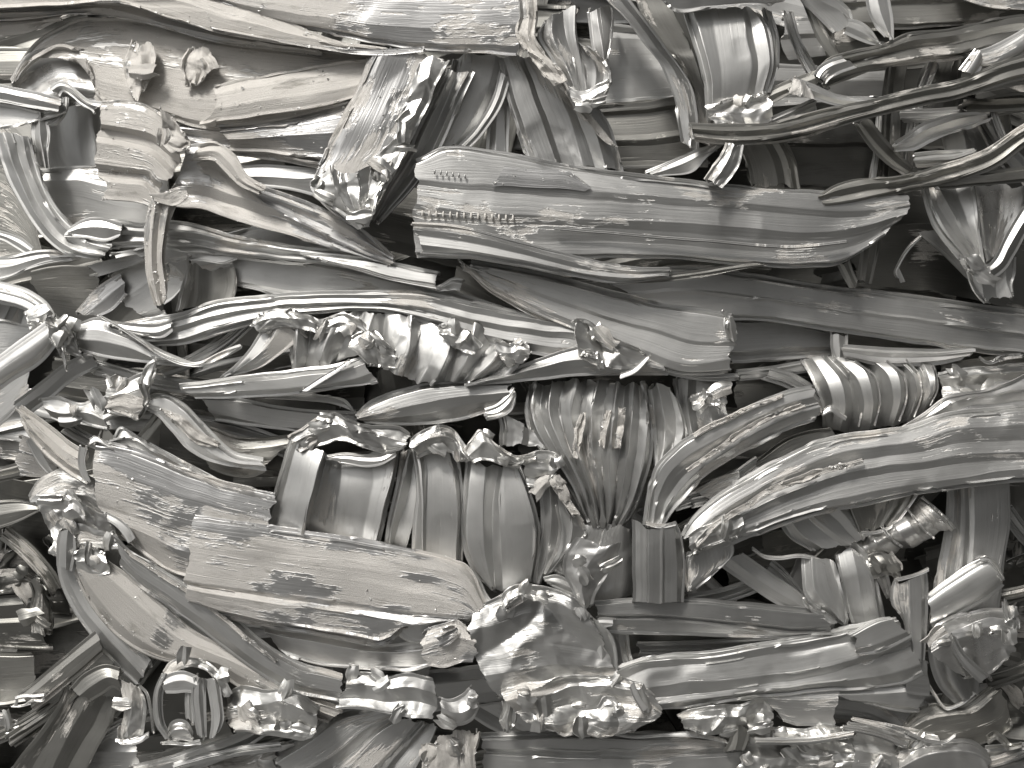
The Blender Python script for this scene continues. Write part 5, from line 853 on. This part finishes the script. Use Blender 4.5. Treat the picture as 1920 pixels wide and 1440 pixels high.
# crumpled square sheets in the centre bottom
Sx('crumpled_sheet', 'large crumpled square sheet with flat scratched facets in the bottom centre', 'mill', 112,
   '@-4 886,1144 930,1120 975,1098 1030,1104 1076,1122 1110,1156|@16 880,1180 930,1170 984,1150 1040,1150 1086,1166 1126,1190|@8 890,1230 940,1224 990,1210 1040,1206 1090,1214 1140,1226|@14 900,1270 950,1262 1000,1252 1050,1246 1100,1250 1150,1252|@-10 930,1310 970,1296 1010,1286 1060,1280 1110,1276 1160,1270', cat='sheet', cr=15, cs=52, sh=2, step=3, dent=4, st=.4, cxy=.15, parts=[
    ('torn_edge', 'foil', 22, '940,1122 960,1104 980,1098 1000,1110 1030,1108|@8 946,1136 966,1120 984,1116 1004,1124 1034,1120', dict(cr=9, cs=22, step=2.3, side=12, wob=6)),
    ('curled_lip', 'bright', 18, '950,1140 966,1126 984,1116 998,1112|@4 954,1146 970,1136 988,1124 1002,1118', dict(side=8, cr=3, cs=16, step=2.4))])
Sx('crumpled_sheet', 'small cracked square sheet left of the large crumpled square sheet', 'scuffed', 122,
   '@-6 792,1184 830,1170 862,1162 888,1180|@10 796,1210 834,1200 866,1194 894,1206|@-8 806,1254 836,1250 862,1240 880,1240', cat='sheet', cr=7, cs=50, step=2.6, jag=7, wob=4)
Sx('curved_leaf', 'grey curved leaf right of the large crumpled square sheet', 'satin', 96,
   '@-6 1080,1150 1096,1180 1100,1220 1110,1256|@14 1110,1160 1122,1186 1128,1220 1130,1254|@-16 1130,1172 1148,1196 1156,1226 1158,1256', cat='leaf', dent=4)
Sx('crumpled_sheet', 'crushed glittering bundle under the large crumpled square sheet', 'foil', 120,
   '@-6 944,1290 1000,1276 1060,1266 1120,1264 1170,1272 1200,1284|@18 948,1310 1004,1300 1064,1292 1124,1290 1180,1296 1222,1310|@-4 966,1336 1020,1330 1070,1326 1130,1322 1190,1326 1240,1338|@12 990,1356 1040,1358 1090,1352 1130,1352 1170,1352 1220,1352|@-14 1000,1366 1050,1368 1080,1378 1110,1380 1140,1372 1190,1362', cat='sheet', cr=16, cs=44, step=2.5, dent=4, side=20, wob=5, parts=[
    ('curled_flake', 'bright', 24, '1122,1324 1136,1306 1150,1310 1160,1322|@6 1126,1334 1140,1320 1152,1324 1160,1330', dict(cr=5, cs=18, side=8, step=2.3)),
    ('bright_fold', 'bright', 20, '1178,1286 1186,1306 1200,1330|@6 1190,1282 1200,1306 1216,1328', dict(dent=1, side=8, step=2.6))])
Sx('folded_strip', 'small stack of folded edges left of the glittering bundle', 'foil', 104,
   '@0 942,1310 944,1330 938,1350 944,1368|@10 954,1306 956,1330 952,1352 952,1372|@0 966,1310 968,1334 966,1352 958,1366', cat='strip', fl=(4, 4), step=2.4, dent=1)
Sx('pleated_drape', 'draped satin sheet with soft pointed folds, left of the bottom centre', 'satin', 96,
   '@-6 650,1262 690,1262 730,1270 776,1262 810,1270|@16 646,1282 690,1286 735,1292 780,1286 820,1300|@-10 640,1310 690,1312 736,1318 780,1316 824,1330|@8 634,1330 680,1330 730,1340 772,1350 812,1350', cat='sheet', cr=15, cs=58, step=2.7, dent=4, parts=[
    ('ring_fold', 'bright', 10, '820,1304 846,1310 868,1300 884,1280|@10 826,1324 850,1334 876,1330 892,1306|@0 826,1350 852,1360 884,1350 900,1320', dict(cr=8, cs=36, step=2.5, side=14), 'bright curled ring')])
Sx('crumpled_cluster', 'knot of crumpled sheet between the square loop and the draped satin sheet', 'foil', 104,
   '@0 424,1300 460,1284 500,1290 540,1296 580,1310 604,1330|@18 424,1324 462,1316 504,1320 544,1322 580,1334 596,1346|@-10 420,1356 460,1352 504,1356 544,1360 572,1362 588,1366|@8 436,1372 470,1378 500,1380 540,1386 566,1386 580,1380', cat='cluster', cr=19, cs=46, step=2.5, side=20, wob=5)
# square loop
lp = Sx('square_loop', 'crushed box section seen end on as a pale square loop, lower left', 'satin', 118,
   '@-4 302,1264 290,1290 286,1320 292,1360 308,1384|@12 312,1262 298,1292 295,1322 302,1360 316,1384|@-4 320,1270 308,1294 305,1322 310,1358 324,1382', cat='loop', step=2.8, dent=1, parts=[
    ('top_bar', 'satin', 2, '302,1272 320,1262 345,1258 370,1268|@8 308,1284 325,1278 346,1276 366,1284|312,1300 328,1300 346,1298 362,1300', dict(step=2.8, dent=2)),
    ('inner_post', 'satin', -4, '346,1296 346,1320 348,1350|@6 353,1292 354,1320 356,1352|360,1290 362,1320 364,1356', dict(step=2.8, dent=1)),
    ('side_post', 'satin', 4, '362,1270 358,1300 362,1340 370,1384|@10 374,1268 372,1300 376,1340 380,1386|382,1272 386,1300 388,1340 388,1384', dict(step=2.8, dent=2)),
    ('outer_post', 'satin', 0, '384,1276 392,1310 396,1350 392,1384|@10 402,1274 408,1310 412,1350 404,1378|414,1290 418,1320 420,1350 412,1372', dict(step=2.8, dent=2)),
    ('base_dome', 'bright', -2, '@-12 312,1374 318,1356 336,1348 352,1354 362,1372|@8 314,1384 322,1372 338,1368 352,1372 360,1382|@0 314,1394 326,1390 340,1388 352,1390 362,1394', dict(step=2.6, dent=1, curve=True)),
    ('base_bead', 'satin', 6, '304,1390 322,1388 345,1392 376,1386|304,1396 322,1396 345,1398 378,1396', dict(step=2.4, dent=0, cr=2, cs=16, side=8)),
    ('folded_crown', 'foil', -14, '306,1262 322,1240 350,1234 386,1240 416,1262 436,1300|@12 316,1272 332,1256 356,1250 384,1258 404,1276 420,1306', dict(cr=10, cs=30, step=2.4, side=20))])
Sx('torn_offcut', 'torn bright offcut left of the square loop', 'foil', 92,
   '@0 222,1272 226,1300 232,1330 226,1366 220,1386|@14 244,1280 246,1304 246,1334 240,1366 238,1390|@-8 262,1290 268,1306 272,1330 268,1364 262,1394', cat='offcut', cr=10, cs=34, step=2.5, wob=5, parts=[
    ('thin_wire', 'bright', 8, '258,1284 270,1296 280,1330 286,1372|261,1284 274,1296 284,1330 290,1372', dict(side=3, dent=0, step=2.6)),
    ('bright_foot', 'bright', 10, '222,1388 244,1386 266,1378 284,1368|@6 230,1396 248,1396 268,1390 280,1378', dict(side=8, dent=1, step=2.6, cr=2, cs=16))])
# bottom strip of the picture
Sx('smooth_channel', 'long smooth dark channel along the bottom edge, right of the rough block', 'satin', 60,
   '@-20 900,1376 980,1372 1100,1372 1220,1376 1330,1380 1400,1384|@12 902,1386 980,1384 1100,1384 1220,1388 1330,1388 1404,1392|@14 904,1404 980,1406 1100,1408 1220,1408 1330,1402 1404,1398|@-10 906,1410 980,1412 1100,1416 1220,1416 1330,1408 1404,1402|@6 906,1414 980,1418 1100,1422 1220,1422 1330,1414 1404,1408|@6 910,1500 980,1500 1100,1500 1220,1500 1330,1500 1400,1500', cat='channel', dent=3, ds=160, st=.5)
Sx('thin_strip', 'thin pale strip rising along the top of the smooth bottom channel', 'satin', 78,
   '@0 1130,1366 1180,1378 1240,1376 1300,1372 1360,1386|@5 1140,1376 1190,1384 1250,1382 1310,1384 1364,1394', cat='strip', side=10, dent=1)
Sx('rough_block', 'broken dusty block with a gritty left face at the bottom centre', 'dusty', 98,
   '@-10 784,1390 790,1420 786,1460|@10 812,1386 816,1420 814,1470|@6 850,1378 856,1420 850,1480|@-4 908,1374 896,1420 900,1480', cat='block', cr=9, cs=36, step=2.7, jag=8, wob=6)
Sx('box_profile', 'slanting box profile with bright ribs at the bottom, left of the rough block', 'mill', 58,
   '@-30 500,1420 560,1380 620,1340 700,1320|@8 520,1430 580,1392 640,1350 716,1330|@14 570,1450 630,1412 690,1366 748,1340|@-12 624,1440 660,1412 700,1376 754,1340|@12 630,1446 668,1416 708,1378 760,1344|@8 670,1480 710,1430 746,1394 784,1350|@-10 680,1480 720,1432 752,1396 790,1352|@10 690,1480 728,1434 760,1398 796,1354|@-10 700,1480 738,1436 768,1400 802,1356|@8 760,1480 780,1440 800,1404 820,1360', cat='profile', dent=4, step=3.4)
Sx('smooth_strip', 'smooth grey strip bowing along the bottom left under the square loop', 'satin', 64,
   '@-8 248,1434 320,1416 380,1396 440,1376 480,1360|@10 252,1446 326,1428 390,1410 450,1390 490,1370|@-8 262,1470 340,1450 410,1428 460,1404 500,1380', cat='strip', dent=2)
Sx('slender_bars', 'slender bright edged bars at the bottom between bowing strip and box profile', 'foil', 52,
   '@0 340,1440 400,1424 440,1420 500,1400 540,1390|@12 350,1460 410,1446 450,1440 510,1424 560,1410|@-8 360,1500 420,1480 470,1474 530,1470 600,1460', cat='bars', cr=11, cs=36, step=2.7, fl=(6, 6))
Sx('bent_channel', 'bent open channel standing at the bottom left corner with a torn upper end', 'dull', 72,
   '@0 128,1270 110,1320 70,1380 20,1440 0,1480|@-16 150,1286 130,1330 94,1386 56,1446 40,1490|@10 172,1300 150,1340 122,1390 96,1446 84,1490|@-10 200,1310 180,1350 150,1400 124,1450 110,1490|@6 222,1320 206,1360 180,1410 156,1460 140,1500', cat='channel', dent=4, jag=8)
Sx('flat_bar', 'dull flat bar slanting up to the right above the bent channel in the lower left', 'dull', 84,
   '@-6 36,1300 80,1264 130,1222 176,1184|@8 44,1312 90,1276 140,1234 186,1200|@4 60,1326 106,1290 150,1254 190,1218|@-6 66,1332 112,1296 154,1262 192,1228', cat='bar', dent=2, jag=3)
Sx('folded_tab', 'dull folded tab with a torn lower edge beside the flat bar in the lower left', 'dull', 92,
   '@-8 130,1292 160,1262 200,1246 226,1252|@10 150,1304 176,1284 206,1270 224,1276|@-4 170,1316 196,1300 214,1290 222,1296', cat='tab', dent=3, jag=7)
Sx('cut_ring', 'tiny bright cut cross section lying at the left edge on the dull bars', 'bright', 100,
   '28,1306 46,1302 64,1302 82,1300|@2 28,1311 46,1307 64,1307 82,1305', cat='ring', side=4, dent=0, step=2, th=2, jag=1, parts=[
    ('web', 'bright', 0, '28,1306 30,1314 26,1322|31,1306 33,1314 30,1322', dict(side=3, dent=0, step=2, th=2)), ('web', 'bright', 0, '26,1322 40,1322 52,1318|26,1325 40,1325 54,1321', dict(side=3, dent=0, step=2, th=2)),
    ('web', 'bright', 0, '50,1318 58,1312 80,1310 82,1302|52,1321 60,1315 83,1313 85,1302', dict(side=3, dent=0, step=2, th=2))])
Sx('smooth_sheet', 'brassy lit sheet at the left edge above the dull bars', 'dull', -10,
   '@-6 -60,1220 10,1224 60,1222|@6 -60,1230 14,1232 66,1230|@0 -60,1320 10,1320 60,1312', cat='sheet', dent=2)
Sx('smooth_sheet', 'dark box panels at the left edge below the leaning leaf', 'dark', 4,  # dark material carries the shade of the recess
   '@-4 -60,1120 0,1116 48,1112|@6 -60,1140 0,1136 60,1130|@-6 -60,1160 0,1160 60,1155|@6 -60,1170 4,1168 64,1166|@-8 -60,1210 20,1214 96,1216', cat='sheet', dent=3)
Sx('dusty_lump', 'dusty dark lump of crushed metal at the lower left beside the box panels', 'dull', 30,
   '@0 50,1090 60,1110 56,1140 60,1180|@16 70,1084 80,1112 80,1150 84,1186|@-8 78,1100 94,1130 102,1160 96,1190', cat='lump', cr=9, cs=30, step=2.7)
Sx('dark_fin', 'dark leaf lying across the hollow at the far left', 'dull', 12,
   '@0 -60,950 0,940 40,938 76,946|@8 -60,976 0,966 44,958 78,954|-60,1000 0,990 40,976 76,958', cat='fin', dent=3)
Sx('smooth_plate', 'plates coloured dark for the shade in the hollow at the far left', 'dark', -60,  # hollow's shade put into the base colour of these plates
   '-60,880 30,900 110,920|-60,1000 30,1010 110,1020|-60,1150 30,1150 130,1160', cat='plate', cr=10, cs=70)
Sx('ragged_fringe', 'ragged crushed fringe above the box panels at the far left', 'dark', 14,  # coloured dark to stand for the shade in this recess
   '@0 -60,1070 0,1068 40,1066 76,1080|@12 -60,1090 0,1092 40,1088 74,1098|-60,1112 0,1112 36,1108 70,1110', cat='fringe', cr=10, cs=24, step=2.7)
Sx('crushed_strip', 'glinting crushed strip at the left edge just below the tiny cut cross section', 'foil', 60,
   '@0 -60,1340 0,1342 34,1350|@10 -60,1356 0,1360 40,1366|-60,1376 0,1376 30,1376', cat='strip', cr=7, cs=24, step=2.6)
Sx('smooth_strip', 'dark strips between the bent channel and the torn offcut at the lower left', 'mill', 36,
   '@0 168,1350 200,1344 240,1350|@10 164,1370 200,1364 240,1372|@-6 160,1390 200,1384 250,1396|@8 158,1410 200,1410 260,1410|150,1460 200,1450 260,1450', cat='strip', dent=4)
# tangle along the bottom right
Sx('crumpled_row', 'row of small crumpled rings under the broad folded sheet', 'foil', 94,
   '@0 1274,1336 1310,1326 1350,1322 1390,1320 1430,1316 1456,1330|@16 1278,1352 1316,1346 1354,1344 1394,1342 1434,1342 1458,1348|@-6 1290,1372 1322,1376 1360,1372 1400,1368 1434,1366 1456,1362', cat='row', cr=17, cs=30, step=2.3, side=16, wob=5)
Sx('dark_tab', 'flat dark tab slanting between the crumpled rings and the bottom tangle', 'dull', 88,
   '@0 1372,1360 1366,1390 1354,1410|@6 1384,1358 1382,1390 1376,1412|1408,1368 1400,1396 1392,1414', cat='tab', dent=2)
Sx('tangled_bars', 'tangled glinting bars filling the bottom right, left half', 'foil', 70,
   '@0 1400,1366 1460,1364 1520,1366 1590,1372|@16 1398,1384 1460,1384 1524,1388 1594,1390|@-12 1396,1400 1460,1402 1524,1408 1600,1406|@12 1390,1418 1460,1420 1530,1424 1610,1420|1380,1500 1460,1500 1530,1500 1620,1500', cat='bars', cr=15, cs=32, step=2.4, wob=5)
Sx('tangled_bars', 'tangled bent strips filling the bottom right below the broad folded sheet', 'foil', 74,
   '@0 1590,1352 1640,1356 1690,1362 1750,1376|@14 1590,1368 1640,1374 1700,1380 1760,1390|@-10 1592,1386 1650,1394 1710,1400 1770,1400|@14 1600,1404 1660,1412 1720,1418 1776,1410|1600,1500 1660,1500 1720,1500 1780,1500', cat='bars', cr=12, cs=48, step=2.5, wob=4, parts=[
    ('bright_bar', 'bright', 26, '1700,1372 1740,1386 1770,1388 1790,1376|1702,1378 1740,1392 1772,1394 1792,1381', dict(side=6, dent=0, step=2.6)),
    ('bright_bar', 'mill', 20, '1600,1344 1640,1352 1680,1364 1720,1380|@5 1600,1352 1640,1362 1680,1374 1718,1390', dict(side=6, dent=1, step=2.8))])
Sx('glossy_dome', 'glossy white rounded sheet in the bottom right corner', 'bright', 84,
   '@-14 1680,1420 1720,1400 1780,1390 1820,1390 1850,1410|@12 1690,1440 1730,1420 1790,1410 1826,1412 1856,1430|@-6 1700,1490 1740,1490 1790,1490 1830,1490 1870,1490', cat='sheet', dent=5, cr=5, cs=60)
Sx('ribbed_strip', 'dark ribbed strips in the extreme bottom right corner', 'mill', 40,
   '@0 1850,1400 1900,1396 1990,1390|@8 1850,1412 1900,1408 1990,1402|@-6 1856,1420 1900,1418 1990,1412|@8 1860,1430 1910,1428 1990,1424|1860,1500 1910,1500 1990,1500', cat='strip')
Sx('curled_wire', 'small curled ribbon in the lower right corner beside the curved sheet', 'dull', 66,
   '@0 1856,1376 1866,1370 1880,1380 1896,1396 1912,1394|@8 1858,1390 1868,1384 1880,1394 1892,1404 1914,1402', cat='ribbon', cr=5, cs=18, step=2.3, side=10)

# ================================================================== smaller pieces packed between the large ones
def strip3(name, label, mat, d, x0, y0, x1, y1, wd, bow=0, cat='strip', **k):
    """a slim bent strip from (x0, y0) to (x1, y1)"""
    L_ = math.hypot(x1-x0, y1-y0); nx, ny = -(y1-y0)/L_, (x1-x0)/L_; r = []
    for f, dd in ((-.5, 0), (-.22, 9), (.1, 2), (.2, 10), (.5, -4)):
        r.append('@%d ' % dd + ' '.join('%d,%d' % (x0+(x1-x0)*t+nx*(wd*f+bow*4*t*(1-t)), y0+(y1-y0)*t+ny*(wd*f+bow*4*t*(1-t))) for t in (0, .3, .65, 1)))
    return Sx(name, label, mat, d, '|'.join(r), cat=cat, dent=3, **k)
strip3('slim_strip', 'slim pale strip from the dark hollow up to the right edge, above the flared tube', 'mill', 44, 1752, 84, 1990, 44, 22, -6)
strip3('slim_strip', 'slim strip leaning behind the small square sheet at the top right', 'mill', 0, 1476, 20, 1546, 172, 20, 8)
strip3('slim_strip', 'slim strip lying under the flared tube, ending beside the long thin profile', 'satin', 60, 1812, 168, 1990, 128, 20, 5)
strip3('slim_strip', 'slim upright strip behind the lower dark profile at the right edge', 'mill', 30, 1858, 196, 1892, 282, 18, 4)
strip3('slim_strip', 'slim strip crossing above the splayed leaves in the right hollow', 'mill', 24, 1690, 218, 1930, 196, 26, 6)
strip3('slim_strip', 'slim curved strip in the hollow between the crossing strip and the splayed leaves', 'mill', 6, 1700, 330, 1752, 120, 20, -12)
strip3('slim_strip', 'slim bright strip beside the upright dark ribbed strip', 'satin', -4, 1636, 344, 1650, 200, 12, 2)
strip3('slim_strip', 'slim strip wedged behind the crushed foot of the tall smooth sheet', 'mill', 26, 1340, 262, 1530, 196, 26, 7)
strip3('slim_strip', 'slim strip lying in the dark gap right of the slanting profile', 'mill', -6, 1386, 704, 1560, 676, 24, 4)
strip3('slim_strip', 'slim curved strip left of the accordion folded tube', 'mill', 14, 1440, 700, 1548, 770, 30, -12)
strip3('slim_strip', 'slim strip glinting under the elbow of the bent arm profile', 'satin', 34, 1262, 950, 1420, 868, 24, 8)
strip3('slim_strip', 'slim strip between the bent arm and the sweeping profile', 'mill', 44, 1300, 944, 1440, 900, 20, 4)
strip3('slim_strip', 'slim dark strip below the elbow next to the box channel', 'dull', 20, 1270, 1000, 1350, 930, 30, 8)
strip3('slim_strip', 'slim strip in the gap under the folded fin', 'mill', 6, 1300, 1128, 1440, 1086, 30, 6)
strip3('slim_strip', 'slim strip under the double strip in the dark gap', 'mill', -20, 1200, 1216, 1520, 1196, 26, 6)
strip3('slim_strip', 'slim strip behind the three grey fins', 'mill', 20, 1440, 1060, 1520, 1150, 26, -6)
strip3('slim_strip', 'slim bent strip in the hollow left of the accordion row', 'mill', 40, 300, 700, 470, 600, 26, 12)
strip3('slim_strip', 'slim strip below the conical sheet at the left', 'satin', 30, 180, 690, 420, 730, 26, 8)
strip3('slim_strip', 'slim strip in the deep gap left of the upright sheets', 'mill', 0, 330, 790, 560, 850, 34, -10)
strip3('slim_strip', 'slim strip poking out between the pointed leaf and the dusty sheet', 'mill', 30, 120, 800, 240, 850, 24, 6)
strip3('slim_strip', 'slim dark bar rising from the left edge under the crumpled leaves', 'dull', 0, -60, 900, 100, 860, 30, 6)
strip3('slim_strip', 'slim dark bar falling behind the crumpled leaves at the far left', 'dull', -10, 10, 1000, 110, 1110, 30, -8)
strip3('slim_strip', 'slim dull bar beside the flat bar at the lower left', 'dull', 66, 20, 1390, 180, 1262, 26, 6)
strip3('slim_strip', 'slim dull bar crossing the bottom left corner', 'dull', 60, -60, 1400, 90, 1330, 30, 8)
strip3('slim_strip', 'slim strip behind the torn offcut at the lower left', 'mill', 50, 160, 1400, 300, 1336, 22, -8)
strip3('slim_strip', 'slim strip rising between the bowing strip and the bottom edge', 'satin', 84, 330, 1440, 520, 1400, 18, -6)
strip3('slim_strip', 'slim dark strip hidden under the draped satin sheet', 'dull', 40, 470, 1410, 660, 1330, 40, 8)
strip3('slim_strip', 'slim strip beneath the white lens shaped strip', 'mill', 58, 480, 1250, 650, 1290, 34, -6)
strip3('slim_strip', 'slim glinting strip at the bottom right among the tangled bars', 'bright', 92, 1420, 1390, 1600, 1376, 14, 6)
strip3('slim_strip', 'slim curved glinting strip just above the glossy white rounded sheet', 'bright', 92, 1580, 1366, 1700, 1398, 12, -6)
strip3('slim_strip', 'slim dark strip on the right of the glossy white rounded sheet', 'mill', 60, 1830, 1440, 1990, 1380, 26, 6)
strip3('slim_strip', 'slim strip behind the dome at the lower right edge', 'dull', 20, 1850, 1280, 1990, 1220, 34, 6)
strip3('slim_strip', 'slim strip in the hollow at the right edge below the sweeping profile', 'mill', -20, 1890, 960, 1990, 1060, 30, 8)
strip3('slim_strip', 'slim strip in the hollow at the right edge beside the cut tube', 'dull', -10, 1880, 1120, 1990, 1080, 26, 6)

# ================================================================== grit: shavings and crumbs clinging to the scraped faces
def crumbs():
    rnd = np.random.RandomState(3); V = []; F = []
    base = np.array([(1, 0, 0), (-.8, .5, 0), (-.7, -.6, 0), (0, .2, .8), (.2, -.1, -.7)]); tri_ = [(0, 1, 3), (1, 2, 3), (2, 0, 3), (1, 0, 4), (2, 1, 4), (0, 2, 4)]
    obs = [o for o in C.objects if o.type == 'MESH' and o.data.materials and o.data.materials[0].name.startswith(('scuffed', 'dusty')) and 'kind' not in o]
    for o in obs:
        me = o.data; n_ = len(me.vertices)//2; co = np.zeros(len(me.vertices)*3, np.float32); me.vertices.foreach_get('co', co); co = co.reshape(-1, 3)[:n_]
        w_ = (vn(co[:, 0]/S/26, co[:, 2]/S/13, 9) > .42)*1.0 + .05; cnt = int(min(260, n_/38)); w_ /= w_.sum()
        for i in rnd.choice(n_, cnt, p=w_):
            r_ = S*rnd.choice([.9, 1.2, 1.6, 2.6], p=[.4, .3, .22, .08]); Q = rnd.randn(3, 3)*.35+np.eye(3)
            k = len(V); V += list(co[i] + (base@Q)*r_ + [0, -r_*.3, 0]); F += [tuple(k+a for a in t) for t in tri_]
    me = bpy.data.meshes.new('metal_crumbs'); me.from_pydata([tuple(v) for v in V], [], F); me.materials.append(M['cut'])
    me.uv_layers.new(name='UVMap')
    o = link('metal_crumbs', me); o['label'] = 'tiny crumbs and shavings of metal clinging to the scraped sheets'; o['category'] = 'crumbs'; o['kind'] = 'stuff'
crumbs()
